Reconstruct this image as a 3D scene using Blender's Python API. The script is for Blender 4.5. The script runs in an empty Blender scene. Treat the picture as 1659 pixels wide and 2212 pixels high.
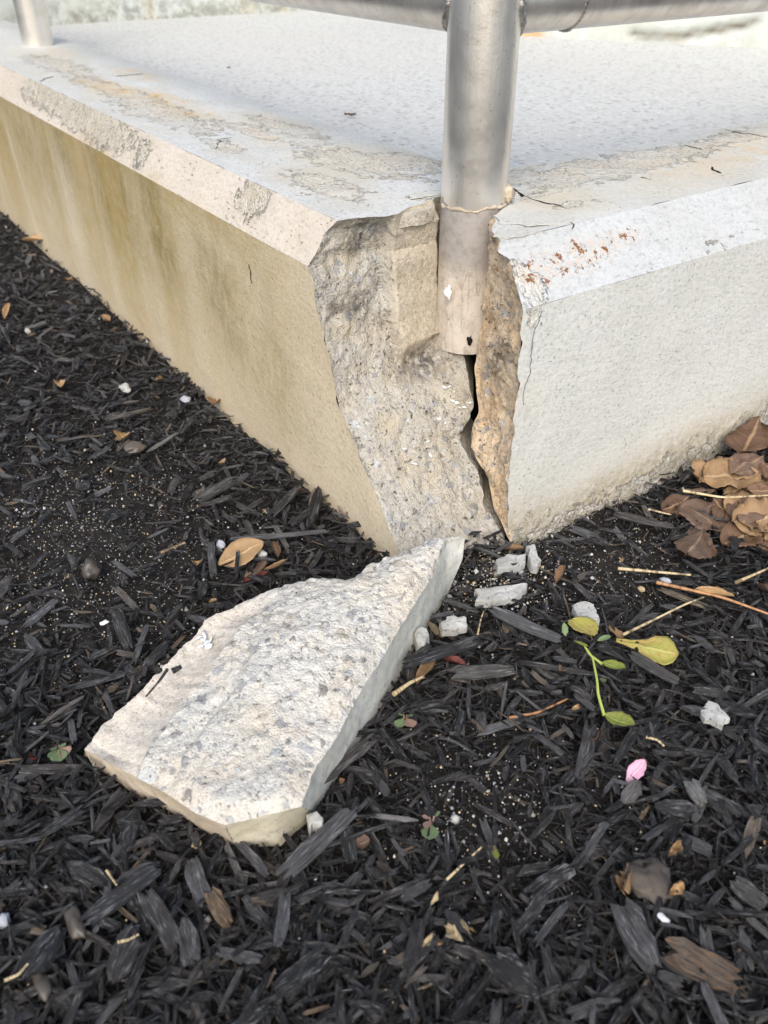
import bpy, math, random
import numpy as np
from mathutils import Vector, Matrix

random.seed(7)
RS = np.random.RandomState(11)
SC = bpy.context.scene
COL = SC.collection

# ------------------------------------------------------------------ camera
W0, H0 = 1659.0, 2212.0                 # pixel frame of the photograph used for measuring
CAM = np.array([0.36447, -0.28832, 0.39981])
YAW, PITCH, FPX = 0.96382, 0.61993, 1820.07
_d = np.array([-math.sin(YAW) * math.cos(PITCH), math.cos(YAW) * math.cos(PITCH), -math.sin(PITCH)])
_r = np.cross(_d, [0, 0, 1.0]); _r /= np.linalg.norm(_r)
_u = np.cross(_r, _d)
cd = bpy.data.cameras.new('camera')
cam = bpy.data.objects.new('camera', cd); COL.objects.link(cam)
cam.matrix_world = Matrix(((_r[0], _u[0], -_d[0], CAM[0]), (_r[1], _u[1], -_d[1], CAM[1]), (_r[2], _u[2], -_d[2], CAM[2]), (0, 0, 0, 1)))
cd.sensor_fit = 'VERTICAL'; cd.sensor_height = 24.0
cd.lens = FPX / H0 * 24.0
cd.clip_start = 0.02; cd.clip_end = 500
cd.dof.use_dof = True; cd.dof.focus_distance = 0.60; cd.dof.aperture_fstop = cd.lens / 2.7
SC.camera = cam

# ------------------------------------------------------------------ light
SUN_EL = math.radians(44)
sun_az = math.radians(-40)               # direction the light comes from, measured from +X towards +Y
world = bpy.data.worlds.new('World'); SC.world = world; world.use_nodes = True
wn = world.node_tree.nodes; wn.clear()
sky = wn.new('ShaderNodeTexSky'); sky.sky_type = 'NISHITA'; sky.sun_disc = False
sky.sun_elevation = SUN_EL; sky.sun_rotation = math.pi / 2 - sun_az
sky.air_density = 1.0; sky.dust_density = 2.8; sky.ozone_density = 1.0
bg = wn.new('ShaderNodeBackground'); bg.inputs['Strength'].default_value = 0.15
wo = wn.new('ShaderNodeOutputWorld')
world.node_tree.links.new(sky.outputs[0], bg.inputs[0]); world.node_tree.links.new(bg.outputs[0], wo.inputs[0])
sl = bpy.data.lights.new('sun', 'SUN'); sl.energy = 1.5; sl.angle = math.radians(45); sl.color = (1.0, 0.97, 0.90)
so = bpy.data.objects.new('sun', sl); COL.objects.link(so)
sdir = Vector((math.cos(sun_az) * math.cos(SUN_EL), math.sin(sun_az) * math.cos(SUN_EL), math.sin(SUN_EL)))
so.rotation_euler = sdir.to_track_quat('Z', 'Y').to_euler(); so.location = (2, 0, 3)
vs = SC.view_settings
vs.view_transform = 'Standard'; vs.look = 'None'; vs.exposure = 0.70; vs.gamma = 1.0; vs.use_curve_mapping = False

# ------------------------------------------------------------------ measuring helpers
def ray(px, py):
    return _d * FPX + _r * (px - W0 / 2) - _u * (py - H0 / 2)
def on_plane(px, py, n, p0):
    n = np.asarray(n, float); v = ray(px, py)
    return CAM + v * ((np.dot(n, p0) - np.dot(n, CAM)) / np.dot(n, v))
def on_z(px, py, z=0.0):
    return on_plane(px, py, (0, 0, 1), (0, 0, z))

# ------------------------------------------------------------------ numpy noise
def _hash(ix, iy, iz, s):
    h = (ix.astype(np.int64) * 374761393 + iy.astype(np.int64) * 668265263 + iz.astype(np.int64) * 2147483647 + s * 974711) & 0xffffffff
    h = ((h ^ (h >> 13)) * 1274126177) & 0xffffffff
    h = h ^ (h >> 16)
    return (h & 0xffff) / 65535.0 * 2 - 1
def vnoise(P, s=0):
    P = np.asarray(P, float); f = np.floor(P); t = P - f; i = f.astype(np.int64)
    t = t * t * t * (t * (t * 6 - 15) + 10)
    out = 0
    for dx in (0, 1):
        wx = t[..., 0] if dx else 1 - t[..., 0]
        for dy in (0, 1):
            wy = t[..., 1] if dy else 1 - t[..., 1]
            for dz in (0, 1):
                wz = t[..., 2] if dz else 1 - t[..., 2]
                out = out + wx * wy * wz * _hash(i[..., 0] + dx, i[..., 1] + dy, i[..., 2] + dz, s)
    return out
def fbm(P, freq, octv=4, s=0, gain=0.5):
    P = np.asarray(P, float) * freq; a = 1.0; o = 0; tot = 0
    for k in range(octv):
        o = o + a * vnoise(P, s + k); tot += a; a *= gain; P = P * 2.03 + 7.3
    return o / tot
def n1(x, freq, s=0, octv=3):
    x = np.asarray(x, float); return fbm(np.stack([x, x * 0 + s * 3.7, x * 0], -1), freq, octv, s)
def sstep(a, b, x):
    t = np.clip((np.asarray(x, float) - a) / (b - a), 0, 1); return t * t * (3 - 2 * t)

# ------------------------------------------------------------------ object helpers
def tag(o, label, cat=None, group=None, kind=None):
    if label: o['label'] = label
    if cat: o['category'] = cat
    if group: o['group'] = group
    if kind: o['kind'] = kind
    return o
def empty(name, loc, label=None, cat=None, group=None):
    o = bpy.data.objects.new(name, None); COL.objects.link(o); o.location = loc; o.empty_display_size = 0.05
    return tag(o, label, cat, group)
def link(name, me, mat=None, parent=None, loc=None):
    o = bpy.data.objects.new(name, me); COL.objects.link(o)
    if mat is not None and not me.materials: me.materials.append(mat)
    if parent is not None: o.parent = parent
    if loc is not None: o.location = loc
    return o
def mesh_np(name, V, F, smooth=True, attrs=None):
    """V (n,3); F (m,k) int array with one face size, or a list of such arrays."""
    V = np.asarray(V, np.float32); Fs = F if isinstance(F, list) else [F]
    Fs = [np.asarray(f, np.int32) for f in Fs if len(f)]
    me = bpy.data.meshes.new(name)
    me.vertices.add(len(V)); me.vertices.foreach_set('co', V.ravel())
    nl = sum(f.size for f in Fs); nf = sum(len(f) for f in Fs)
    me.loops.add(nl); me.polygons.add(nf)
    me.loops.foreach_set('vertex_index', np.concatenate([f.ravel() for f in Fs]))
    tot = np.concatenate([np.full(len(f), f.shape[1], np.int32) for f in Fs])
    st = np.concatenate([[0], np.cumsum(tot)[:-1]]).astype(np.int32)
    me.polygons.foreach_set('loop_start', st)
    me.update(calc_edges=True); me.validate()
    me.polygons.foreach_set('use_smooth', np.full(len(me.polygons), bool(smooth)))
    for k, a in (attrs or {}).items():
        a = np.asarray(a, np.float32)
        if a.ndim == 1:
            me.attributes.new(k, 'FLOAT', 'POINT').data.foreach_set('value', a)
        else:
            me.attributes.new(k, 'FLOAT_VECTOR', 'POINT').data.foreach_set('vector', a.ravel())
    return me
def grid_faces(nu, nv, flip=False, off=0):
    """vertices ordered v-major (index = j*nu + i)."""
    i, j = np.meshgrid(np.arange(nu - 1), np.arange(nv - 1)); a = (j * nu + i).ravel() + off
    f = np.stack([a, a + 1, a + nu + 1, a + nu], 1)
    return f[:, ::-1] if flip else f
def resample(pts, t, key=None):
    pts = np.asarray(pts, float)
    if key is None:
        d = np.concatenate([[0], np.cumsum(np.linalg.norm(np.diff(pts, axis=0), axis=1))]); key = d / d[-1]
    return np.stack([np.interp(t, key, pts[:, k]) for k in range(pts.shape[1])], -1)
def grid_normals(P):
    du = np.gradient(P, axis=1); dv = np.gradient(P, axis=0)
    n = np.cross(du, dv); return n / (np.linalg.norm(n, axis=-1, keepdims=True) + 1e-12)

# ------------------------------------------------------------------ shader helpers
class NT:
    def __init__(self, name):
        self.m = bpy.data.materials.new(name); self.m.use_nodes = True
        self.t = self.m.node_tree; self.t.nodes.clear()
        self.out = self.t.nodes.new('ShaderNodeOutputMaterial')
        self.b = self.t.nodes.new('ShaderNodeBsdfPrincipled')
        self.t.links.new(self.b.outputs[0], self.out.inputs[0])
    def put(self, sock, v):
        if hasattr(v, 'is_output'): self.t.links.new(v, sock)
        elif v is not None:
            try: sock.default_value = v
            except Exception: sock.default_value = tuple(v) + (1.0,)
    def node(self, typ, props=None, **ins):
        n = self.t.nodes.new(typ)
        for k, v in (props or {}).items(): setattr(n, k, v)
        for k, v in ins.items():
            self.put(n.inputs[k.replace('_', ' ')], v)
        return n
    def coord(self, which='Object'): return self.node('ShaderNodeTexCoord').outputs[which]
    def map(self, vec, scale=(1, 1, 1), rot=(0, 0, 0), loc=(0, 0, 0)):
        return self.node('ShaderNodeMapping', None, Vector=vec, Scale=scale, Rotation=rot, Location=loc).outputs[0]
    def noise(self, vec, scale, detail=3.0, rough=0.55, dist=0.0):
        return self.node('ShaderNodeTexNoise', None, Vector=vec, Scale=scale, Detail=detail, Roughness=rough, Distortion=dist).outputs['Fac']
    def vor(self, vec, scale, feature='F1', out='Distance', rand=1.0):
        return self.node('ShaderNodeTexVoronoi', {'feature': feature}, Vector=vec, Scale=scale, Randomness=rand).outputs[out]
    def attr(self, name, out='Fac'): return self.node('ShaderNodeAttribute', {'attribute_name': name}).outputs[out]
    def math(self, op, a, b=None, c=None, clamp=False):
        n = self.t.nodes.new('ShaderNodeMath'); n.operation = op; n.use_clamp = clamp
        for k, v in enumerate((a, b, c)):
            if v is not None: self.put(n.inputs[k], v)
        return n.outputs[0]
    def ramp(self, x, a, b, lo=0.0, hi=1.0, smooth=True):
        n = self.t.nodes.new('ShaderNodeMapRange'); n.interpolation_type = 'SMOOTHSTEP' if smooth else 'LINEAR'
        for k, v in zip(('Value', 'From Min', 'From Max', 'To Min', 'To Max'), (x, a, b, lo, hi)): self.put(n.inputs[k], v)
        return n.outputs[0]
    def mix(self, f, a, b, mode='MIX'):
        n = self.t.nodes.new('ShaderNodeMix'); n.data_type = 'RGBA'; n.blend_type = mode
        self.put(n.inputs[0], f); self.put(n.inputs[6], a if hasattr(a, 'is_output') else tuple(a) + (1.0,)); self.put(n.inputs[7], b if hasattr(b, 'is_output') else tuple(b) + (1.0,))
        return n.outputs[2]
    def cramp(self, x, stops, interp='LINEAR'):
        n = self.t.nodes.new('ShaderNodeValToRGB'); n.color_ramp.interpolation = interp
        e = n.color_ramp.elements
        while len(e) < len(stops): e.new(0.5)
        for k, (p, c) in enumerate(stops): e[k].position = p; e[k].color = tuple(c) + (1.0,)
        self.put(n.inputs[0], x); return n.outputs[0]
    def bump(self, h, dist, strength=1.0, normal=None):
        n = self.node('ShaderNodeBump', None, Height=h, Distance=dist, Strength=strength)
        if normal is not None: self.put(n.inputs['Normal'], normal)
        return n.outputs[0]
    def done(self, col, rough=0.8, normal=None, metal=0.0, spec=0.5, **kw):
        self.put(self.b.inputs['Base Color'], col); self.put(self.b.inputs['Roughness'], rough)
        self.put(self.b.inputs['Metallic'], metal); self.put(self.b.inputs['Specular IOR Level'], spec)
        if normal is not None: self.put(self.b.inputs['Normal'], normal)
        for k, v in kw.items(): self.put(self.b.inputs[k.replace('_', ' ')], v)
        return self.m

def sand_colour(g, co, scale, light, mid, dark, dist=0.5):
    """colour of exposed sandy concrete: grains each with a tone of their own"""
    cell = g.node('ShaderNodeTexVoronoi', {'feature': 'F1'}, Vector=co, Scale=scale)
    rnd = g.node('ShaderNodeSeparateColor', None, Color=cell.outputs['Color']).outputs[0]
    c = g.cramp(rnd, [(0.0, dark), (0.12, mid), (0.55, light), (0.85, mid), (1.0, tuple(min(1, x * 1.2) for x in light))])
    return c, cell.outputs['Distance']

def painted_concrete(name, c1, c2, rot, stretch, brush_amt, stain_c, dirt_c, rust=False, speck=0.6, brush_scale=1.0):
    g = NT(name); co = g.coord()
    big = g.noise(co, 9, 4, 0.6); fine = g.noise(co, 420, 3, 0.6)
    bco = g.map(g.map(co, rot=rot), scale=stretch)
    brush = g.noise(bco, 110 * brush_scale, 4, 0.7, 0.4); brush2 = g.noise(bco, 270 * brush_scale, 3, 0.65, 0.3)
    col = g.mix(g.ramp(big, 0.35, 0.65), c1, c2)
    groove = g.math('MULTIPLY', g.math('ADD', g.math('MULTIPLY', g.ramp(brush, 0.50, 0.30), 0.45), g.math('MULTIPLY', g.ramp(brush2, 0.52, 0.34), 0.8)), brush_amt, clamp=True)
    col = g.mix(groove, col, tuple(x * 0.62 for x in c2))
    col = g.mix(g.ramp(g.noise(co, 330, 4, 0.75), 0.48, 0.66, 0, 0.62), col, tuple(x * 0.68 for x in c2))
    # streaked stain
    st = g.attr('stain'); streak = g.noise(co, 55, 5, 0.7)
    sm = g.math('MULTIPLY', st, g.ramp(streak, 0.2, 0.75, 0.55, 1.1), clamp=True)
    col = g.mix(sm, col, stain_c)
    gm = g.math('MULTIPLY', g.attr('green'), g.ramp(g.noise(g.map(co, scale=(1, 1, 0.45)), 90, 5, 0.75), 0.2, 0.7), clamp=True)
    col = g.mix(g.math('MULTIPLY', gm, 0.85), col, (0.19, 0.145, 0.045))
    oc = g.math('MULTIPLY', g.attr('ochre'), g.ramp(g.noise(co, 40, 5, 0.65), 0.3, 0.72), clamp=True)
    col = g.mix(oc, col, (0.56, 0.40, 0.20))
    # pits and specks
    sp = g.math('MULTIPLY', g.ramp(g.noise(g.map(bco, scale=(1.6, 1.6, 1.0)), 300, 2, 0.5), 0.63, 0.70), g.ramp(g.noise(co, 37, 3), 0.35, 0.6))
    sp = g.math('MULTIPLY', sp, speck)
    col = g.mix(sp, col, (0.20, 0.17, 0.13))
    # dirt near the mulch
    dm = g.math('MULTIPLY', g.attr('dirt'), g.ramp(g.noise(co, 130, 4, 0.7), 0.32, 0.62), clamp=True)
    col = g.mix(dm, col, dirt_c)
    # peeled coat: bare sand-and-grit concrete under it
    pk = g.math('ADD', g.attr('peel'), g.math('MULTIPLY', g.math('SUBTRACT', g.noise(co, 75, 6, 0.7), 0.5), 1.9))
    pm = g.math('MULTIPLY', g.ramp(pk, 0.36, 0.50), g.ramp(g.noise(co, 26, 5, 0.7), 0.38, 0.6, 0.35, 1.0))
    bare, bd = sand_colour(g, co, 560, (0.58, 0.545, 0.47), (0.45, 0.415, 0.345), (0.15, 0.135, 0.115))
    col = g.mix(pm, col, bare)
    col = g.mix(g.math('MULTIPLY', g.math('MULTIPLY', oc, pm), 0.6), col, (0.50, 0.36, 0.19)); col = g.mix(g.math('MULTIPLY', g.math('MULTIPLY', gm, pm), 0.5), col, (0.24, 0.20, 0.11))
    # shade under the lip of the coat, painted in as a crisp dark line
    lip = g.math('MULTIPLY', g.ramp(pk, 0.385, 0.41), g.ramp(pk, 0.47, 0.43))
    col = g.mix(g.math('MULTIPLY', lip, g.ramp(g.noise(co, 33, 2), 0.5, 0.62, 0, 0.55)), col, (0.16, 0.14, 0.11))
    if rust:
        rv = g.vor(co, 230); rm = g.math('MULTIPLY', g.ramp(g.noise(co, 175, 4, 0.7), 0.555, 0.60), g.ramp(g.attr('rust'), 0.1, 0.6))
        rm = g.math('MULTIPLY', rm, g.ramp(g.noise(co, 90, 3), 0.44, 0.5))
        halo = g.math('MULTIPLY', g.ramp(rv, 0.75, 0.2), g.math('MULTIPLY', g.attr('rust'), 0.35))
        col = g.mix(halo, col, (0.62, 0.42, 0.25)); col = g.mix(rm, col, (0.20, 0.085, 0.03))
    h = g.math('ADD', g.math('MULTIPLY', brush, 0.9), g.math('MULTIPLY', brush2, 0.4))
    h = g.math('ADD', h, g.math('MULTIPLY', fine, 0.25)); h = g.math('SUBTRACT', h, g.math('MULTIPLY', sp, 0.5))
    h = g.math('MULTIPLY', h, g.ramp(pm, 0, 1, 1, 0.1))
    barebump = g.math('MULTIPLY', g.math('SUBTRACT', g.math('MULTIPLY', bd, -1.4), 1.4), pm)
    nrm = g.bump(g.math('ADD', h, barebump), 0.0010, 0.85)
    return g.done(col, g.ramp(pm, 0, 1, 0.62, 0.9), nrm, spec=0.3)

M = {}
M['left'] = painted_concrete('warm_stained_paint', (0.64, 0.555, 0.40), (0.59, 0.495, 0.34), (0, math.radians(-14), 0), (0.75, 1, 1.15), 0.3, (0.40, 0.29, 0.11), (0.55, 0.45, 0.33), speck=0.6)
M['right'] = painted_concrete('pale_grey_paint', (0.64, 0.64, 0.595), (0.595, 0.595, 0.545), (math.radians(14), 0, 0), (1, 0.7, 1.25), 0.3, (0.58, 0.51, 0.40), (0.36, 0.30, 0.2), speck=0.55)
M['chamfer_left'] = painted_concrete('cream_chamfer_paint', (0.62, 0.57, 0.50), (0.57, 0.51, 0.43), (0, 0, 0), (0.35, 1, 1), 0.35, (0.45, 0.33, 0.17), (0.4, 0.34, 0.22), speck=0.8)
M['chamfer_right'] = painted_concrete('white_chamfer_paint', (0.505, 0.52, 0.515), (0.475, 0.48, 0.465), (0, 0, 0), (1, 0.35, 1), 0.3, (0.6, 0.52, 0.4), (0.4, 0.34, 0.22), rust=True, speck=0.4)
M['coping'] = painted_concrete('white_top_paint', (0.56, 0.57, 0.555), (0.52, 0.52, 0.485), (0, 0, 0.5), (0.7, 0.7, 1), 0.25, (0.50, 0.44, 0.32), (0.42, 0.36, 0.26), speck=0.8)

def fracture_concrete(name, light, mid, tint, dark, dirt_amt, pits=1.0):
    g = NT(name); co = g.coord()
    sand, bd = sand_colour(g, co, 620, light, mid, dark)
    clump = g.noise(co, 24, 5, 0.62); blot = g.noise(co, 75, 4, 0.6)
    col = g.mix(g.ramp(blot, 0.42, 0.62, 0, 0.75), sand, tuple(x * 1.02 for x in light))
    col = g.mix(g.ramp(clump, 0.42, 0.68, 0, 0.75), col, tint)
    # angular bits of crushed stone cut through by the break
    wob = g.node('ShaderNodeVectorMath', {'operation': 'ADD'}); g.put(wob.inputs[0], co)
    nz_ = g.node('ShaderNodeTexNoise', None, Vector=co, Scale=190.0, Detail=2.0).outputs['Color']
    sc_ = g.node('ShaderNodeVectorMath', {'operation': 'SCALE'}); g.put(sc_.inputs[0], nz_); sc_.inputs['Scale'].default_value = 0.006; g.put(wob.inputs[1], sc_.outputs[0])
    gm = 0.0
    for scl, lo_, rot in ((115, 0.90, (0.4, 0.3, 0.8)), (250, 0.86, (0.9, 0.1, 0.3))):
        vec = g.map(wob.outputs[0], scale=(1, 1.2, 1.8), rot=rot)
        cell = g.node('ShaderNodeTexVoronoi', {'feature': 'F1'}, Vector=vec, Scale=scl)
        ed = g.vor(vec, scl, 'DISTANCE_TO_EDGE')
        rnd = g.node('ShaderNodeSeparateColor', None, Color=cell.outputs['Color'])
        k_ = g.math('MULTIPLY', g.ramp(rnd.outputs[0], lo_, lo_ + 0.01), g.ramp(ed, 0.06, 0.13))
        col = g.mix(g.math('MULTIPLY', k_, 0.72), col, g.cramp(rnd.outputs[1], [(0, (0.24, 0.245, 0.255)), (0.3, (0.36, 0.37, 0.385)), (0.55, (0.44, 0.39, 0.31)), (0.75, (0.53, 0.54, 0.54)), (0.93, (0.15, 0.13, 0.12))], 'CONSTANT'))
        gm = g.math('ADD', k_, gm)
    pv = g.noise(co, 240, 3, 0.6); pit = g.math('MULTIPLY', g.ramp(pv, 0.64, 0.70), g.ramp(g.noise(co, 60, 3), 0.40, 0.54, 0, pits))
    col = g.mix(pit, col, (0.10, 0.08, 0.06))
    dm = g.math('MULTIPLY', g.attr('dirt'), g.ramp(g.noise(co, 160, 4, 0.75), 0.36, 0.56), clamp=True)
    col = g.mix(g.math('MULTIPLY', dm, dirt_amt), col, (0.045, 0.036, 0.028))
    sm = g.attr('smooth'); tan = g.mix(g.ramp(g.noise(co, 300, 4, 0.7), 0.35, 0.65), g.attr('tone', 'Color'), tuple(x * 0.8 for x in tint))
    col = g.mix(g.math('MULTIPLY', sm, 0.75), col, tan)
    pv2 = g.vor(co, 170); col = g.mix(g.math('MULTIPLY', g.math('MULTIPLY', g.ramp(pv2, 0.2, 0.1), sm), 0.6), col, (0.25, 0.17, 0.09))
    h = g.math('ADD', g.math('MULTIPLY', g.noise(co, 330, 5, 0.7), 1.6), g.math('MULTIPLY', bd, -0.5))
    h = g.math('SUBTRACT', h, g.math('MULTIPLY', pit, 1.4)); h = g.math('ADD', h, g.math('MULTIPLY', gm, 0.4))
    h = g.math('MULTIPLY', h, g.ramp(sm, 0, 1, 1, 0.45))
    return g.done(col, 0.92, g.bump(h, 0.0014, 0.9), spec=0.25)
M['fract'] = fracture_concrete('broken_concrete', (0.48, 0.455, 0.40), (0.345, 0.325, 0.28), (0.47, 0.405, 0.30), (0.13, 0.115, 0.10), 0.9)
M['fract_tan'] = fracture_concrete('tan_broken_concrete', (0.68, 0.545, 0.39), (0.55, 0.425, 0.29), (0.58, 0.40, 0.22), (0.2, 0.15, 0.1), 0.8)
M['fract_pale'] = fracture_concrete('fresh_broken_concrete', (0.65, 0.625, 0.56), (0.53, 0.51, 0.455), (0.63, 0.555, 0.44), (0.2, 0.18, 0.15), 0.8, 0.6)

def plain_concrete(name, c1, c2, sc=300, amt=0.5):
    g = NT(name); co = g.coord()
    col = g.mix(g.ramp(g.noise(co, 25, 5, 0.6), 0.35, 0.65), c1, c2)
    col = g.mix(g.math('MULTIPLY', g.ramp(g.noise(co, sc, 3, 0.7), 0.55, 0.7), amt), col, tuple(x * 0.6 for x in c2))
    v = g.vor(co, 210); col = g.mix(g.math('MULTIPLY', g.ramp(v, 0.2, 0.1), g.ramp(g.noise(co, 50, 2), 0.5, 0.6)), col, tuple(x * 0.4 for x in c2))
    return g.done(col, 0.85, g.bump(g.noise(co, sc, 4, 0.7), 0.0008, 0.8), spec=0.3)
M['chunk_paint'] = plain_concrete('chunk_painted_side', (0.60, 0.59, 0.53), (0.51, 0.50, 0.44), 200, 0.5)
M['chunk_coping'] = plain_concrete('chunk_top_coat', (0.56, 0.48, 0.37), (0.45, 0.37, 0.27), 190, 0.6)
M['chunk_chamfer'] = plain_concrete('chunk_chamfer_coat', (0.60, 0.55, 0.43), (0.48, 0.43, 0.31), 300, 0.7)
M['grout'] = plain_concrete('sandy_grout', (0.60, 0.53, 0.42), (0.50, 0.42, 0.31), 420, 0.6)
M['ring'] = plain_concrete('dirty_cement', (0.52, 0.44, 0.33), (0.40, 0.33, 0.24), 420, 0.8)
M['frag'] = plain_concrete('pale_concrete_crumb', (0.46, 0.455, 0.425), (0.33, 0.325, 0.30), 330, 1.0)
M['flake'] = plain_concrete('paint_chip', (0.74, 0.76, 0.77), (0.68, 0.69, 0.68), 300, 0.2)
M['pebble_tan'] = plain_concrete('tan_pebble', (0.50, 0.38, 0.22), (0.42, 0.31, 0.18), 300, 0.3)
M['pebble_grey'] = plain_concrete('grey_pebble', (0.44, 0.45, 0.48), (0.34, 0.35, 0.38), 300, 0.4)

def slab_mat():
    g = NT('sand_finish_slab'); co = g.coord()
    cell = g.node('ShaderNodeTexVoronoi', {'feature': 'F1'}, Vector=co, Scale=230)
    r = g.node('ShaderNodeSeparateColor', None, Color=cell.outputs['Color']).outputs[0]
    col = g.cramp(r, [(0, (0.33, 0.32, 0.30)), (0.12, (0.50, 0.50, 0.475)), (0.5, (0.60, 0.60, 0.572)), (0.9, (0.53, 0.53, 0.50)), (1, (0.67, 0.67, 0.64))])
    col = g.mix(g.ramp(g.noise(co, 3.5, 4, 0.6), 0.35, 0.7, 0, 0.3), col, (0.58, 0.55, 0.49))
    h = g.math('ADD', g.noise(co, 160, 3, 0.6), g.math('MULTIPLY', cell.outputs['Distance'], -0.6))
    return g.done(col, 0.9, g.bump(h, 0.0015, 0.8), spec=0.25)
M['slab'] = slab_mat()

def back_wall_mat(name, grime):
    g = NT(name); co = g.coord()
    col = g.mix(g.ramp(g.noise(co, 5, 5, 0.65), 0.35, 0.65), (0.60, 0.63, 0.59), (0.54, 0.55, 0.48))
    drip = g.noise(g.map(co, scale=(9, 9, 1.2)), 2.2, 4, 0.6)
    col = g.mix(g.ramp(drip, 0.54, 0.72, 0, 0.6), col, (0.52, 0.42, 0.25))
    d = g.math('MULTIPLY', g.attr('dirt'), g.ramp(g.noise(co, 38, 5, 0.75), 0.38, 0.62))
    col = g.mix(g.math('MULTIPLY', d, grime), col, (0.17, 0.16, 0.12))
    col = g.mix(g.attr('ochre'), col, (0.60, 0.37, 0.17))
    col = g.mix(g.attr('crack'), col, (0.14, 0.11, 0.07))
    return g.done(col, 0.8, g.bump(g.noise(co, 110, 4, 0.65), 0.002, 0.7), spec=0.3)
M['bwall'] = back_wall_mat('weathered_wall_paint', 0.7)

def metal_mat():
    g = NT('weathered_aluminium'); co = g.coord()
    up = g.map(co, scale=(1, 1, 0.03)); st = g.noise(up, 420, 4, 0.65); st2 = g.noise(g.map(co, scale=(1, 1, 0.12)), 60, 4, 0.6)
    bl = g.noise(co, 28, 5, 0.65)
    col = g.mix(g.ramp(st2, 0.42, 0.58), (0.86, 0.82, 0.76), (0.74, 0.71, 0.66))
    col = g.mix(g.ramp(bl, 0.52, 0.68, 0, 0.5), col, (0.62, 0.57, 0.50))
    col = g.mix(g.math('MULTIPLY', g.ramp(g.vor(co, 160), 0.14, 0.06), 0.5), col, (0.3, 0.26, 0.21))
    # the foot that was buried: grey cement film, then cream primer
    z = g.math('ADD', g.node('ShaderNodeSeparateXYZ', None, Vector=co).outputs[2], 0.2261)
    zz = g.math('ADD', z, g.math('MULTIPLY', g.math('SUBTRACT', g.noise(co, 45, 4, 0.6), 0.5), 0.035))
    film = g.math('MULTIPLY', g.ramp(zz, 0.2275, 0.2265), g.attr('foot'))
    cream = g.math('MULTIPLY', g.ramp(zz, 0.196, 0.172), g.attr('foot'))
    grime = g.ramp(g.noise(co, 140, 4, 0.7), 0.4, 0.65)
    fc = g.mix(grime, (0.42, 0.39, 0.36), (0.34, 0.31, 0.28))
    cc = g.mix(g.ramp(g.noise(co, 55, 4, 0.6), 0.4, 0.65), (0.60, 0.535, 0.455), (0.48, 0.42, 0.345))
    ck = g.vor(g.map(co, scale=(1, 1, 0.16)), 190, 'DISTANCE_TO_EDGE')
    ckm = g.math('MULTIPLY', g.ramp(ck, 0.03, 0.008), g.ramp(g.noise(co, 50, 2), 0.46, 0.58))
    cc = g.mix(g.math('MULTIPLY', ckm, 0.45), cc, (0.28, 0.2, 0.14))
    sp = g.math('MULTIPLY', g.ramp(g.vor(co, 300), 0.16, 0.08), 0.6); cc = g.mix(sp, cc, (0.12, 0.08, 0.06)); cc = g.mix(g.ramp(g.noise(co, 120, 5, 0.75), 0.52, 0.66, 0, 0.65), cc, (0.30, 0.25, 0.20))
    col = g.mix(film, col, fc); col = g.mix(cream, col, cc)
    metal = g.math('MULTIPLY', g.math('SUBTRACT', 1.0, g.math('MAXIMUM', g.math('MULTIPLY', film, 0.6), cream)), 0.88)
    ro = g.math('ADD', g.ramp(bl, 0.3, 0.7, 0.28, 0.42), g.math('MULTIPLY', g.math('MAXIMUM', film, cream), 0.3))
    h = g.math('ADD', g.math('MULTIPLY', st, 0.5), g.math('MULTIPLY', g.noise(co, 240, 4, 0.7), 0.4)); h = g.math('SUBTRACT', h, g.math('MULTIPLY', g.math('MULTIPLY', ckm, cream), 1.5))
    return g.done(col, ro, g.bump(h, 0.0004, 0.7), metal=metal, spec=0.4)
M['metal'] = metal_mat()
def weld_mat():
    g = NT('weld_metal'); co = g.coord()
    col = g.mix(g.ramp(g.noise(co, 200, 4, 0.7), 0.4, 0.6), (0.50, 0.48, 0.45), (0.32, 0.29, 0.26))
    return g.done(col, 0.45, g.bump(g.noise(co, 260, 3), 0.0012, 0.8), metal=0.9)
M['weld'] = weld_mat()

def wood_mat(name, stops, worn, worn_amt, rough=0.42):
    """dyed wood: tone from attribute rnd (+ the object's own random), grain along attribute lc.x"""
    g = NT(name); lc = g.attr('lc', 'Vector')
    oi = g.node('ShaderNodeObjectInfo').outputs['Random']
    rnd = g.math('FRACT', g.math('ADD', g.attr('rnd'), oi))
    off = g.node('ShaderNodeCombineXYZ', None, X=g.math('MULTIPLY', rnd, 37.0), Y=g.math('MULTIPLY', rnd, 91.0), Z=0.0).outputs[0]
    vec = g.node('ShaderNodeVectorMath', {'operation': 'ADD'}); g.put(vec.inputs[0], lc); g.put(vec.inputs[1], off)
    grain = g.math('ADD', g.math('MULTIPLY', g.noise(g.map(vec.outputs[0], scale=(1.2, 9, 9)), 2.2, 5, 0.68, 0.3), 0.55), g.math('MULTIPLY', g.noise(g.map(vec.outputs[0], scale=(1.5, 26, 26)), 2.2, 3, 0.6, 0.2), 0.45))
    spot = g.noise(vec.outputs[0], 3.0, 4, 0.7)
    col = g.cramp(rnd, stops)
    col = g.mix(g.ramp(grain, 0.52, 0.40, 0, 0.8), col, (0.006, 0.005, 0.005))
    w = g.math('MULTIPLY', g.ramp(grain, 0.5, 0.62), g.ramp(spot, 0.42, 0.62)); w = g.math('MULTIPLY', w, worn_amt)
    col = g.mix(w, col, worn)
    return g.done(col, rough, g.bump(grain, 0.0026, 1.0), spec=0.5)
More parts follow.
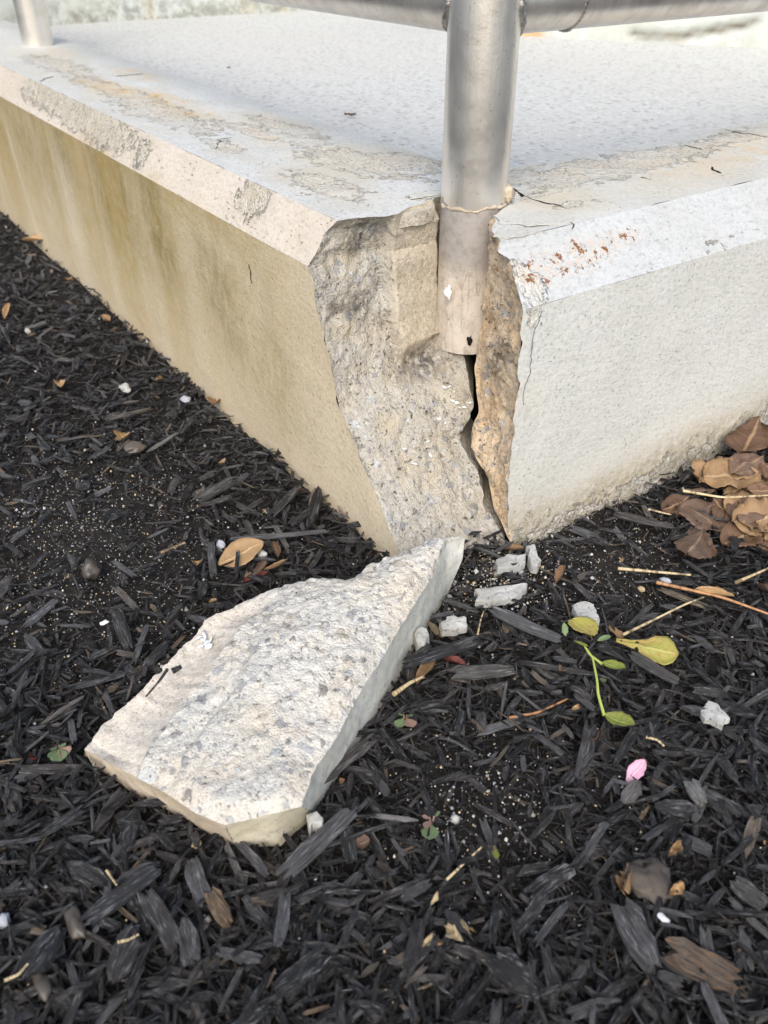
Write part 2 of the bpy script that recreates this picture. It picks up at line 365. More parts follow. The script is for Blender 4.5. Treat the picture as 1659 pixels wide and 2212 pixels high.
BLK = [(0, (0.006, 0.006, 0.006)), (0.30, (0.014, 0.0135, 0.014)), (0.55, (0.030, 0.028, 0.028)), (0.68, (0.050, 0.041, 0.035)), (0.82, (0.080, 0.079, 0.081)), (0.93, (0.14, 0.14, 0.144)), (0.97, (0.15, 0.12, 0.09)), (1, (0.30, 0.22, 0.14))]
M['mulch'] = wood_mat('black_dyed_wood', BLK, (0.36, 0.355, 0.36), 1.0)
M['chip'] = wood_mat('black_dyed_chip', BLK[:5] + [(1, (0.09, 0.088, 0.09))], (0.36, 0.355, 0.36), 1.0)
M['grey_wood'] = wood_mat('greyed_wood', [(0, (0.15, 0.14, 0.13)), (1, (0.2, 0.19, 0.18))], (0.42, 0.41, 0.40), 0.9)
M['brown_wood'] = wood_mat('brown_wood', [(0, (0.16, 0.105, 0.06)), (1, (0.22, 0.15, 0.09))], (0.42, 0.31, 0.19), 0.9)
M['straw'] = wood_mat('pale_straw', [(0, (0.5, 0.38, 0.2)), (1, (0.58, 0.46, 0.27))], (0.7, 0.6, 0.42), 0.8)
M['twig'] = wood_mat('red_brown_twig', [(0, (0.32, 0.15, 0.06)), (1, (0.40, 0.20, 0.085))], (0.55, 0.33, 0.17), 0.7)

def soil_mat():
    g = NT('dark_soil'); co = g.coord()
    col = g.cramp(g.noise(co, 330, 5, 0.75), [(0.3, (0.008, 0.007, 0.0068)), (0.55, (0.026, 0.0225, 0.020)), (0.75, (0.06, 0.051, 0.044))])
    col = g.mix(g.math('MULTIPLY', g.attr('gritty'), g.ramp(g.noise(co, 200, 5, 0.75), 0.35, 0.65)), col, (0.06, 0.054, 0.049))
    v = g.node('ShaderNodeTexVoronoi', {'feature': 'F1'}, Vector=co, Scale=420)
    r = g.node('ShaderNodeSeparateColor', None, Color=v.outputs['Color']).outputs[0]
    gm = g.math('MULTIPLY', g.ramp(r, 0.955, 0.965), g.ramp(v.outputs['Distance'], 0.45, 0.3)); gm = g.math('MULTIPLY', gm, g.attr('gritty'))
    col = g.mix(gm, col, (0.5, 0.46, 0.38))
    return g.done(col, 0.95, g.bump(g.noise(co, 260, 6, 0.8), 0.006, 1.0), spec=0.2)
M['soil'] = soil_mat()
def grit_mat():
    g = NT('pale_grit'); r = g.attr('rnd')
    col = g.cramp(r, [(0, (0.45, 0.44, 0.41)), (0.15, (0.26, 0.245, 0.22)), (0.6, (0.55, 0.42, 0.25)), (0.75, (0.44, 0.45, 0.48)), (0.9, (0.66, 0.60, 0.5)), (1, (0.42, 0.21, 0.09))], 'CONSTANT')
    return g.done(col, 0.8, spec=0.3)
M['grit'] = grit_mat()
def stone_mat(name='aggregate_stone', k=1.0):
    g = NT(name); co = g.coord(); oi = g.node('ShaderNodeObjectInfo').outputs['Random']
    col = g.cramp(oi, [(0, (0.30, 0.31, 0.33)), (0.2, (0.38, 0.39, 0.41)), (0.42, (0.24, 0.24, 0.25)), (0.5, (0.45, 0.46, 0.47)), (0.68, (0.44, 0.37, 0.28)), (0.8, (0.27, 0.22, 0.19)), (0.86, (0.50, 0.48, 0.44))], 'CONSTANT')
    col = g.mix(g.ramp(g.noise(co, 2.6, 4, 0.65), 0.4, 0.65, 1 - k, 0.85), col, (0.55, 0.54, 0.51))
    return g.done(col, 0.75, g.bump(g.noise(co, 400, 3), 0.0006, 0.8), spec=0.35)
M['stone'] = stone_mat(); M['stone_pale'] = stone_mat('pale_aggregate_stone', 0.6)

def leaf_mat(name, c1, c2, spots, vein, spot_amt=0.5, rough=0.55, trans=0.15):
    g = NT(name); lc = g.attr('lc', 'Vector'); oi = g.node('ShaderNodeObjectInfo').outputs['Random']
    co = g.coord()
    col = g.mix(g.ramp(g.noise(lc, 2.5, 4, 0.65), 0.35, 0.65), c1, c2)
    col = g.mix(g.ramp(oi, 0, 1, 0.0, 0.7, False), col, tuple(x * 0.45 for x in c2))
    col = g.mix(g.math('MULTIPLY', g.ramp(g.noise(lc, 9, 4, 0.75), 0.55, 0.66), spot_amt), col, spots)
    s = g.node('ShaderNodeSeparateXYZ', None, Vector=lc)
    ay = g.math('ABSOLUTE', s.outputs[1])
    mid = g.ramp(ay, 0.06, 0.02)
    w = g.math('SUBTRACT', g.math('MULTIPLY', s.outputs[0], 7.0), g.math('MULTIPLY', ay, 2.6))
    side = g.ramp(g.math('ABSOLUTE', g.math('SUBTRACT', g.math('FRACT', w), 0.5)), 0.06, 0.0)
    vm = g.math('MAXIMUM', mid, g.math('MULTIPLY', side, 0.55))
    col = g.mix(g.math('MULTIPLY', vm, 0.55), col, vein)
    h = g.math('ADD', g.math('MULTIPLY', vm, 0.6), g.math('MULTIPLY', g.noise(lc, 14, 4, 0.7), 0.6))
    return g.done(col, rough, g.bump(h, 0.0008, 0.8), spec=0.35)
M['leaf_brown'] = leaf_mat('dry_brown_leaf', (0.20, 0.112, 0.062), (0.145, 0.083, 0.05), (0.10, 0.06, 0.04), (0.42, 0.28, 0.16))
M['leaf_tan'] = leaf_mat('dry_tan_leaf', (0.32, 0.20, 0.10), (0.255, 0.158, 0.082), (0.22, 0.13, 0.07), (0.52, 0.38, 0.22), 0.35)
M['leaf_orange'] = leaf_mat('tan_orange_leaf', (0.55, 0.35, 0.165), (0.48, 0.31, 0.155), (0.3, 0.17, 0.08), (0.6, 0.42, 0.22), 0.2)
M['leaf_purple'] = leaf_mat('purplish_brown_leaf', (0.13, 0.08, 0.055), (0.17, 0.11, 0.075), (0.07, 0.045, 0.03), (0.28, 0.19, 0.12), 0.4)
M['leaf_red'] = leaf_mat('dark_red_leaf', (0.20, 0.05, 0.035), (0.15, 0.04, 0.03), (0.08, 0.03, 0.03), (0.3, 0.1, 0.07), 0.3, 0.4)
M['leaf_yellow'] = leaf_mat('yellow_green_leaf', (0.34, 0.35, 0.07), (0.42, 0.31, 0.09), (0.36, 0.15, 0.06), (0.45, 0.42, 0.14), 0.9, 0.5)
M['leaf_lime'] = leaf_mat('lime_leaf', (0.25, 0.32, 0.045), (0.31, 0.33, 0.07), (0.45, 0.40, 0.06), (0.5, 0.58, 0.15), 0.3, 0.4)
M['leaf_green'] = leaf_mat('sage_leaf', (0.16, 0.24, 0.10), (0.22, 0.29, 0.14), (0.3, 0.25, 0.12), (0.3, 0.38, 0.2), 0.2, 0.5)
M['leaf_pinkish'] = leaf_mat('pinkish_seed_leaf', (0.42, 0.24, 0.19), (0.40, 0.28, 0.18), (0.4, 0.2, 0.15), (0.5, 0.3, 0.25), 0.2, 0.5)
M['straw_leaf'] = leaf_mat('cream_leaf', (0.58, 0.47, 0.30), (0.50, 0.40, 0.25), (0.3, 0.2, 0.1), (0.6, 0.5, 0.35), 0.3)
M['petal'] = leaf_mat('pink_petal', (0.78, 0.38, 0.52), (0.82, 0.47, 0.60), (0.85, 0.65, 0.7), (0.85, 0.6, 0.7), 0.3, 0.5)

# ------------------------------------------------------------------ dimensions of the wall (corner of its two faces = origin)
H1, H2 = 0.1957, 0.2261                 # lower and upper edge of the chamfer
CL, CR = 0.0207, 0.0393                 # chamfer run, left leg and right leg
WY, WX = 0.1850, 0.1764                 # inner edge of left leg (y) and of right leg (-x)
PX, PY, PR = -0.1191, 0.1273, 0.0240    # main post
POST2 = (-1.1959, 0.1273)
FARX, FARY = -1.60, 1.30
def on_left(px, py): return on_plane(px, py, (0, 1, 0), (0, 0, 0))
def on_right(px, py): return on_plane(px, py, (1, 0, 0), (0, 0, 0))

wall = empty('corner_wall', (0, 0, 0), 'low painted concrete corner wall with its corner broken open around the steel-grey post', 'wall')

def soil_z(x, y):
    P = np.stack([x, y, np.zeros_like(x)], -1)
    return 0.007 * fbm(P, 7, 3, 5) + 0.0035 * fbm(P, 38, 3, 9) - 0.004

# outlines of the break, top to bottom
def dense(pts, n=60):
    return resample(np.array(pts), np.linspace(0, 1, n))
Lb = [on_left(*q) for q in [(665, 575), (676, 610), (690, 690), (712, 770), (730, 870), (752, 920), (790, 1020), (828, 1110), (865, 1205)]]
Lb.append(Lb[-1] + np.array([0.012, 0, -0.035]))
Ltop = on_z(722, 478, H2); Ltop[1] = max(Ltop[1], CL)
Rb = [on_right(*q) for q in [(1130, 670), (1122, 720), (1131, 742), (1120, 800), (1117, 860), (1106, 905), (1110, 940), (1098, 1010), (1094, 1080), (1103, 1172)]]
Rb.append(Rb[-1] + np.array([0, 0.002, -0.035]))
Rtop = on_z(1060, 513, H2); Rtop[0] = -CR

def face_patch(name, far, curve, along, mat, flip, vdir, spacing_near=0.004, n_v=None, attrs_fn=None, rough=0.0006):
    """surface between the break outline CURVE (points along v) and the straight far end, spacing growing with distance"""
    curve = np.asarray(curve); nv = len(curve)
    L = abs(far - curve[:, along].mean())
    s = [0.0]; st = spacing_near
    while s[-1] < L: s.append(s[-1] + st); st = min(st * 1.012, 0.02)
    s = np.array(s) / s[-1]; nu = len(s)
    P = np.repeat(curve[:, None, :], nu, 1)
    P[:, :, along] = curve[:, None, along] * (1 - s) + far * s
    base = curve.copy()
    fade = np.exp(-s * L / 0.05)[None, :, None]                       # other coordinates settle to the straight profile away from the break
    straight = np.stack([np.interp(np.linspace(0, 1, nv), [0, 1], [vdir[0][k], vdir[1][k]]) for k in range(3)], -1)[:, None, :]
    Q = P.copy()
    for k in range(3):
        if k != along: Q[:, :, k] = (P * fade + straight * (1 - fade))[:, :, k]
    N = grid_normals(Q)
    Q = Q + N * (rough * fbm(Q, 30, 3, 3))[..., None] * np.clip(s * L / 0.01, 0, 1)[None, :, None]
    V = Q.reshape(-1, 3)
    A = {k: np.zeros(len(V)) for k in ('stain', 'green', 'ochre', 'dirt', 'peel', 'rust')}
    if attrs_fn: A.update(attrs_fn(V))
    o = link(name, mesh_np(name, V, grid_faces(nu, nv, flip), True, A), mat, wall)
    return o

def jag(curve, amp, axis, s, freq=90):
    c = np.array(curve); t = np.concatenate([[0], np.cumsum(np.linalg.norm(np.diff(c, axis=0), axis=1))])
    j = amp * n1(t, freq, s, 4); j *= np.clip(np.minimum(np.arange(len(c)), np.arange(len(c))[::-1]) / 2.0, 0, 1)
    c[:, axis] += j; return c

cvL = jag(dense(Lb, 90), 0.003, 0, 1)
cvR = jag(dense(Rb, 90), 0.003, 1, 2)

def ell(V, cx, cy, rx, ry, ax=0, ay=1, ang=0.0):
    dx, dy = V[:, ax] - cx, V[:, ay] - cy
    c, s = math.cos(ang), math.sin(ang)
    return 1 - np.hypot((dx * c + dy * s) / rx, (-dx * s + dy * c) / ry)

def left_attrs(V):
    x, z = V[:, 0], V[:, 2]
    run = 0.6 * n1(x, 9, 21, 4) + 0.4 * n1(x + 0.03 * z, 40, 22, 3)
    d = sstep(0.0, 0.16, -x - 0.13)
    stain = np.clip(0.52 + 1.2 * run, 0, 1) * (0.3 + 0.8 * sstep(0.0, 0.45, -x - 0.13)) * (0.55 + 0.45 * sstep(0.0, 0.17, z))
    # brown band hanging under the chamfer
    stain = np.maximum(stain, 0.7 * sstep(0.14, 0.2, z + 0.02 * n1(x, 25, 5)) * d)
    green = np.zeros(len(V))
    for cx, w, zt, zb, a in [(-0.85, 0.22, 0.3, 0.06, 0.55), (-0.5, 0.16, 0.3, 0.04, 0.5),(-0.30, 0.05, 0.15, 0.03, 0.75), (-0.43, 0.04, 0.2, 0.05, 0.95), (-0.50, 0.03, 0.2, 0.08, 0.8), (-0.58, 0.035, 0.2, 0.06, 0.8), (-0.70, 0.05, 0.2, 0.09, 0.9), (-0.80, 0.035, 0.2, 0.1, 0.7), (-0.22, 0.05, 0.11, -0.02, 0.45), (-0.93, 0.05, 0.2, 0.1, 0.6)]:
        green = np.maximum(green, a * np.exp(-((x - cx + 0.12 * (z - 0.1) + 0.015 * n1(z, 20, 3)) / w) ** 2) * sstep(zb, zb + 0.09, z) * (1 - 0.6 * sstep(zt, zt + 0.03, z)))
    dirt = 0.5 * sstep(0.045, 0.0, z)
    # pale drip lines
    pale = np.exp(-((x + 0.955 + 0.3 * (z - 0.1)) / 0.006) ** 2) + np.exp(-((x + 1.08 + 0.3 * (z - 0.1)) / 0.008) ** 2)
    return dict(stain=stain * (1 - 0.8 * np.clip(pale, 0, 1)), green=green * (1 - np.clip(pale, 0, 1)), dirt=dirt)
def right_attrs(V):
    y, z = V[:, 1], V[:, 2]
    edge = 0.028 + 0.05 * np.clip(y - 0.12, 0, 0.2) + 0.012 * n1(y, 14, 31, 3)
    dirt = 0.9 * sstep(edge + 0.02, edge - 0.015, z)
    stain = 0.55 * sstep(edge + 0.05, edge - 0.01, z) + 0.25 * sstep(0.2, 0.65, fbm(V, 11, 3, 8))
    peel = np.where(z < edge, 0.25 + 0.3 * sstep(edge, edge - 0.03, z), 0) * 0.9
    peel = np.maximum(peel, 0.75 * ell(V, 0.082, 0.187, 0.012, 0.022, 1, 2))
    return dict(dirt=dirt, stain=stain, peel=np.clip(peel, 0, 1))
face_patch('wall_face', FARX, cvL, 0, M['left'], True, ((0, 0, H1), (0, 0, cvL[-1, 2])), attrs_fn=left_attrs)
face_patch('wall_face', FARY, cvR, 1, M['right'], False, ((0, 0, H1), (0, 0, cvR[-1, 2])), attrs_fn=right_attrs)

# chamfers
chL = jag(dense([Ltop, on_plane(700, 505, (0, H2 - H1, -CL), (0, 0, H1)), on_plane(686, 540, (0, H2 - H1, -CL), (0, 0, H1)), cvL[0]], 22), 0.0012, 0, 4)
chR = jag(dense([Rtop, on_plane(1075, 545, (-(H2 - H1), 0, -CR), (0, 0, H1)), on_plane(1100, 560, (-(H2 - H1), 0, -CR), (0, 0, H1)), on_plane(1112, 610, (-(H2 - H1), 0, -CR), (0, 0, H1)), cvR[0]], 26), 0.001, 1, 6)
def pl(px, py):   # point on the left chamfer / top, for placing worn patches
    return on_plane(px, py, (0, H2 - H1, -CL), (0, 0, H1))
def pr(px, py): return on_plane(px, py, (-(H2 - H1), 0, -CR), (0, 0, H1))
def chl_attrs(V):
    pe = np.full(len(V), -1.0)
    for a, rx, ry, s in [((120, 212), .15, .014, 1.15), ((175, 245), .12, .014, 1.2), ((230, 282), .10, .014, 1.1), ((310, 330), .022, .012, 0.75), ((545, 435), .03, .012, 0.9), ((60, 200), .05, .01, .5)]:
        c = pl(*a); pe = np.maximum(pe, s * ell(V, c[0], c[1], rx, ry) + 0.12)
    pe += 0.15 * fbm(V, 60, 3, 12)
    stain = 0.35 * sstep(0.0, 0.5, n1(V[:, 0], 12, 9)) * sstep(H1 + 0.012, H1, V[:, 2]) + 0.15
    return dict(peel=np.clip(pe, 0, 1), stain=stain, green=0.75 * np.clip(pe, 0, 1))
def chr_attrs(V):
    pe = np.full(len(V), -1.0)
    c = pr(1145, 612); pe = np.maximum(pe, 0.95 * ell(V, c[0], c[1], .02, .014) + 0.15)
    ru = np.zeros(len(V))
    for a, rx, ry, s in [((1185, 580), .014, .024, 1), ((1262, 548), .014, .034, 1.0), ((1340, 515), .008, .03, .7), ((1140, 590), .012, .014, .8)]:
        c = pr(*a); ru = np.maximum(ru, s * sstep(0, 0.5, ell(V, c[0], c[1], rx, ry)))
    pe = np.maximum(pe, np.where(V[:, 2] < H1 + 0.006, 0.30 * sstep(0.1, 0.5, n1(V[:, 1], 22, 3)), -1))
    return dict(peel=np.clip(pe, 0, 1), rust=ru)
face_patch('chamfer', FARX, chL, 0, M['chamfer_left'], True, ((0, CL, H2), (0, 0, H1)), 0.003, attrs_fn=chl_attrs)
face_patch('chamfer', FARY, chR, 1, M['chamfer_right'], False, ((-CR, 0, H2), (0, 0, H1)), 0.003, attrs_fn=chr_attrs)

# top of the wall
tl = [on_z(*q, H2) for q in [(722, 478), (745, 474), (790, 469), (830, 468), (860, 463), (880, 450), (908, 440), (940, 430)]]
tl[0] = Ltop
tl.append(np.array([-0.146, 0.110, H2])); tl.append(np.array([PX - 0.0245, PY, H2]))
mit = np.array([-WX, WY, H2])
tl = dense(tl, 46); tl = np.concatenate([jag(tl, 0.002, 0, 8), dense([tl[-1], mit], 22)[1:]])
tr = [Rtop] + [on_z(*q, H2) for q in [(1066, 500), (1062, 490), (1072, 478), (1068, 468), (1082, 455), (1096, 444), (1100, 432)]]
tr.append(np.array([PX + 0.018, PY + 0.022, H2])); tr.append(np.array([PX - 0.012, PY + 0.026, H2])); tr.append(np.array([PX - 0.0245, PY + 0.004, H2]))
tr = dense(tr, 46); tr = np.concatenate([jag(tr, 0.0018, 1, 9), dense([tr[-1], mit], 22)[1:]])
def top_attrs(V):
    pe = np.full(len(V), -1.0); oc = np.zeros(len(V))
    for a, rx, ry, s, an in [((770, 350), .075, .030, 1.05, 0.1), ((860, 352), .045, .030, 1, 0), ((905, 355), .02, .03, 1, 0), ((700, 400), .055, .022, 0.95, 0), ((560, 285), .085, .016, 0.9, .1), ((620, 275), .07, .018, 0.9, .05), ((480, 315), .045, .012, .75, 0),
                             ((350, 245), .13, .03, .85, 0), ((230, 190), .16, .022, .75, 0), ((120, 140), .12, .03, .7, 0), ((300, 210), .09, .02, .8, 0), ((660, 310), .04, .02, .7, 0),
                             ((905, 425), .012, .012, .8, 0), ((410, 270), .05, .01, .8, 0)]:
        c = on_z(*a, H2); pe = np.maximum(pe, s * ell(V, c[0], c[1], rx * 1.15, ry * 1.15, 0, 1, an) + 0.2)
    for a, rx, ry, s in [((1290, 365), .032, .10, 1), ((1380, 345), .028, .09, 1), ((1460, 330), .02, .07, .9), ((1610, 292), .02, .10, .9), ((1190, 380), .02, .05, .9), ((1140, 425), .010, .02, .7), ((1240, 440), .008, .03, .55), ((1120, 380), .02, .03, .8)]:
        c = on_z(*a, H2); pe = np.maximum(pe, s * ell(V, c[0], c[1], rx * 1.15, ry * 1.15) + 0.2)
    for a, rx, ry, s in [((230, 188), .14, .034, 1.3), ((350, 215), .12, .034, 1.1), ((290, 160), .12, .03, .7), ((395, 243), .06, .025, .9), ((430, 240), .06, .02, .6), ((560, 295), .06, .02, .45), ((1560, 340), .05, .18, .55), ((1640, 320), .05, .15, .7), ((120, 110), .1, .04, .5)]:
        c = on_z(*a, H2); oc = np.maximum(oc, s * sstep(0, 0.8, ell(V, c[0], c[1], rx, ry)))
    # dirty film round the peeled patches
    st = 0.55 * sstep(-0.5, 0.4, pe) * sstep(-0.2, 0.5, fbm(V, 14, 3, 15) + 0.2)
    for a, rx, ry, s in [((1220, 430), .06, .07, .7), ((1480, 390), .05, .14, .45), ((760, 430), .05, .05, .25)]:
        c = on_z(*a, H2); st = np.maximum(st, s * sstep(0, 0.8, ell(V, c[0], c[1], rx, ry)))
    pe = pe + 0.28 * fbm(V, 45, 4, 17)
    return dict(peel=np.clip(pe, 0, 1), ochre=oc, stain=np.clip(st, 0, 1))
oL = face_patch('coping', FARX, tl, 0, M['coping'], False, ((0, CL, H2), (0, WY, H2)), 0.003, attrs_fn=top_attrs, rough=0.0012)
oR = face_patch('coping', FARY, tr, 1, M['coping'], True, ((-CR, 0, H2), (-WX, 0, H2)), 0.003, attrs_fn=top_attrs, rough=0.0012)
# inner faces of the upstand, down to the slab
def strip(name, A, B, nv, mat, parent, attrs=('stain', 'green', 'ochre', 'dirt', 'peel', 'rust'), flip=False, rough=0.0, fr=60, seed=0):
    A, B = np.asarray(A, float), np.asarray(B, float); t = np.linspace(0, 1, nv)[:, None, None]
    P = A[None] * (1 - t) + B[None] * t
    if rough: P = P + grid_normals(P) * (rough * fbm(P, fr, 4, seed))[..., None] * (np.sin(np.pi * np.clip(t, 0, 1)) ** 0.3)
    V = P.reshape(-1, 3)
    at = {k: np.zeros(len(V)) for k in attrs}
    if 'tone' in attrs: at['tone'] = np.tile([0.6, 0.5, 0.36], (len(V), 1))
    return link(name, mesh_np(name, V, grid_faces(A.shape[0], nv, flip), True, at), mat, parent)
ln = np.linspace(0, 1, 60)
strip('inner_face', dense([(FARX, WY, H2), (-WX, WY, H2)], 60), dense([(FARX, WY, H2 - 0.06), (-WX, WY, H2 - 0.06)], 60), 4, M['coping'], wall)
strip('inner_face', dense([(-WX, WY, H2), (-WX, FARY, H2)], 60), dense([(-WX, WY, H2 - 0.06), (-WX, FARY, H2 - 0.06)], 60), 4, M['coping'], wall)

# ------------------------------------------------------------------ broken faces inside the corner
NVIEW = np.array([0.759, -0.651, 0.0])
PIPE_Z0 = 0.116                                               # lower end of the post
qA = np.array([-0.0985, 0.1115, 0]); qB = np.array([0.0, 0.0835, 0])
def crack_pt(px, py, back=0.0):
    t = np.clip((py - 770) / (1172 - 770), 0, 1)
    return on_plane(px, py, NVIEW, qA * (1 - t) + qB * t - NVIEW * back)
# left broken face: rows from the top down
rowsL = [chL[k] for k in range(0, 21, 2)] + [cvL[0]] + [cvL[k] for k in range(4, 90, 4)] + [cvL[-1]]
keyL = np.array([p[2] for p in rowsL]); keyL[0] = H2
zb = PIPE_Z0
crk = [(1006, 772), (1013, 815), (1015, 858), (1024, 880), (1003, 920), (997, 962), (1012, 990), (1036, 1022), (1043, 1052), (1052, 1092), (1068, 1130), (1094, 1172)]
rowsR = [np.array([-0.150, 0.132, H2 - 0.001]), np.array([-0.150, 0.132, zb + 0.004])]
rowsR += [crack_pt(*q, back=0.006) for q in crk]; rowsR[2][2] = min(rowsR[2][2], zb - 0.002)
rowsR.append(rowsR[-1] + np.array([0.003, 0.002, -0.035]))
keyR = np.array([p[2] for p in rowsR])
zt = np.linspace(H2, max(keyL[-1], keyR[-1]), 150)
def by_z(rows, key, z):
    o = np.argsort(key); rows = np.array(rows)[o]; key = key[o]
    return np.stack([np.interp(z, key, rows[:, k]) for k in range(3)], -1)
CLv = by_z(rowsL, keyL, zt); CRv = by_z(rowsR, keyR, zt)
CRv[:, 0] += 0.0034 * n1(zt, 110, 57) * (zt < zb); CRv[:, 1] += 0.003 * n1(zt, 140, 58) * (zt < zb)
CLv[:, 2] = zt; CRv[:, 2] = zt
nu, nv = 110, len(zt); s = np.linspace(0, 1, nu)
CRs = CRv.copy(); kk_ = np.exp(-np.linspace(-2.5, 2.5, 61) ** 2); kk_ /= kk_.sum()
for k in range(2): CRs[:, k] = np.convolve(np.pad(CRv[:, k], 30, 'edge'), kk_, 'valid')
wr_ = sstep(0.62, 0.97, s)[None, :, None]; Rm = CRs[:, None, :] * (1 - wr_) + CRv[:, None, :] * wr_
S = CLv[:, None, :] * (1 - s)[None, :, None] + Rm * s[None, :, None]
# the top row follows the outline of the coping
toprow = resample(np.concatenate([dense(tl[:46], 60)]), s); wgt = np.exp(-np.arange(nv) / 5.0)[:, None, None]
S[:, :, :2] += ((toprow - S[0])[None] * wgt)[:, :, :2]
N = grid_normals(S); 
if (N[40, 20] @ np.array([1, -0.5, 0])) < 0: N = -N
edge = (np.clip(np.minimum(s, 1 - s) / 0.04, 0, 1)[None, :] * np.clip(np.arange(nv) / 4.0, 0, 1)[:, None])
yy, zz = S[..., 1], S[..., 2]
sleeve = sstep(0.060, 0.0635, yy + 0.002 * n1(zz, 60, 3)) * sstep(zb - 0.004, zb + 0.006, zz + 0.006 * n1(yy, 60, 5))
rough_ = 0.0030 * fbm(S, 22, 3, 41) + 0.0022 * fbm(S, 85, 4, 42) + 0.0014 * fbm(S, 240, 2, 44) - 0.0010 * np.abs(fbm(S, 48, 2, 46)) - 0.0016 * np.abs(fbm(S, 120, 2, 47))
groove = -0.003 * np.exp(-((zz - 0.158 - 0.004 * n1(yy, 60, 6)) / 0.0022) ** 2) * (1 - sleeve) * sstep(0.0, 0.01, yy) * sstep(0.06, 0.03, yy)
dsp = (rough_ + groove) * (1 - 0.8 * sleeve) + 0.0135 * sleeve * sstep(0.1095, 0.1065, yy)
S = S + N * (dsp * edge)[..., None]
V = S.reshape(-1, 3)
def spot(V, px, py, z, r):
    d = np.linalg.norm(V - z, axis=1); return np.clip(1 - d / r, 0, 1)
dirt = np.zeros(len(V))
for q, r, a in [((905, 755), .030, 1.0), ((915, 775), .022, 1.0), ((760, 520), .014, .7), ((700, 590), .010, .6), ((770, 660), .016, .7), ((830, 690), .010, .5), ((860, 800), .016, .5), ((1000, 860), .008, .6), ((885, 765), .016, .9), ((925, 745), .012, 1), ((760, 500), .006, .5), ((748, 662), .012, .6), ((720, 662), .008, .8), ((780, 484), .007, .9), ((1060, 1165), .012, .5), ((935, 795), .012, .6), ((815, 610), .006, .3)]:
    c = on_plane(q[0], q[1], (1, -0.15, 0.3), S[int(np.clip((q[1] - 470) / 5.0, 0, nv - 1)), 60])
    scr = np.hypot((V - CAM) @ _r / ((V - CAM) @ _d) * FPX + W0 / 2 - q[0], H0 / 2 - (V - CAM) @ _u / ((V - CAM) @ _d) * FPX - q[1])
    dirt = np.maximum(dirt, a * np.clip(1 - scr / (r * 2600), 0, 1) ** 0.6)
fl = link('fracture_face', mesh_np('fracture_face', V, grid_faces(nu, nv, True), True,
          dict(dirt=dirt, smooth=sleeve.ravel(), tone=np.tile([0.57, 0.50, 0.39], (len(V), 1)))), M['fract'], wall)
fl['label'] = 'left broken face, grey with embedded stones'
SURF_L = S; SURF_LN = N
BACK = np.array([-0.055, 0.045, 0.0])
ATF = ('dirt', 'smooth', 'tone')
strip('crack_side', S[:, -1], S[:, -1] + BACK, 5, M['fract'], wall, ATF, rough=0.001, fr=120)
# narrow tan face right of the post
lft = [(1069, 470), (1062, 500), (1060, 520), (1052, 580), (1044, 650), (1040, 720), (1030, 762), (1026, 790), (1031, 858), (1030, 890), (1021, 925), (1018, 960), (1030, 990), (1050, 1022), (1056, 1052), (1064, 1092), (1084, 1130), (1104, 1172)]
tL = [crack_pt(*q) for q in lft]; tL.append(tL[-1] + np.array([0, 0.001, -0.035]))
tR = [tr[12]] + [chR[k] for k in range(0, 25, 2)] + [cvR[0]] + [cvR[k] for k in range(4, 90, 4)] + [cvR[-1]]
kL = np.array([p[2] for p in tL]); kL[0] = H2; kR = np.array([p[2] for p in tR]); kR[0] = H2 + 1e-5
ztt = np.linspace(H2 - 0.0005, max(kL[-1], kR[-1]), 150)
A_, B_ = by_z(tL, kL, ztt), by_z(tR, kR, ztt); A_[:, 2] = ztt; B_[:, 2] = ztt
A_[:, 0] += 0.002 * n1(ztt, 90, 51); A_[:, 1] += 0.0015 * n1(ztt, 120, 52)
nu2 = 60; s2 = np.linspace(0, 1, nu2)
T = A_[:, None, :] * (1 - s2)[None, :, None] + B_[:, None, :] * s2[None, :, None]
N2 = grid_normals(T)
if N2[60, 30] @ np.array([0.3, -1, 0]) < 0: N2 = -N2
e2 = np.clip(np.minimum(s2, 1 - s2) / 0.06, 0, 1)[None, :] * np.clip(np.arange(150) / 3.0, 0.2, 1)[:, None]
T = T + N2 * ((0.006 * fbm(T, 28, 3, 61) + 0.0035 * fbm(T, 90, 4, 62) + 0.0018 * fbm(T, 260, 2, 63) - 0.004 * np.abs(fbm(T, 60, 2, 64))) * e2)[..., None]
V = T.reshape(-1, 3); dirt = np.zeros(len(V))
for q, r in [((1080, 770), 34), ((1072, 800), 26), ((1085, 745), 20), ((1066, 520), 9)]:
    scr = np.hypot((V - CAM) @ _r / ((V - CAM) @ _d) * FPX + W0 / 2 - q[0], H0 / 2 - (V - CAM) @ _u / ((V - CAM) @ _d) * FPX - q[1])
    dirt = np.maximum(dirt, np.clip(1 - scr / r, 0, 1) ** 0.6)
fr = link('fracture_face', mesh_np('fracture_face', V, grid_faces(nu2, 150, True), True, dict(dirt=dirt, smooth=np.zeros(len(V)), tone=np.tile([0.6, 0.47, 0.3], (len(V), 1)))), M['fract_tan'], wall)
fr['label'] = 'narrow tan broken face right of the post'
strip('crack_side', T[:, 0], T[:, 0] + BACK * 0.8 + np.array([0.01, 0.03, 0]), 5, M['fract_tan'], wall, ATF, rough=0.001, fr=120)

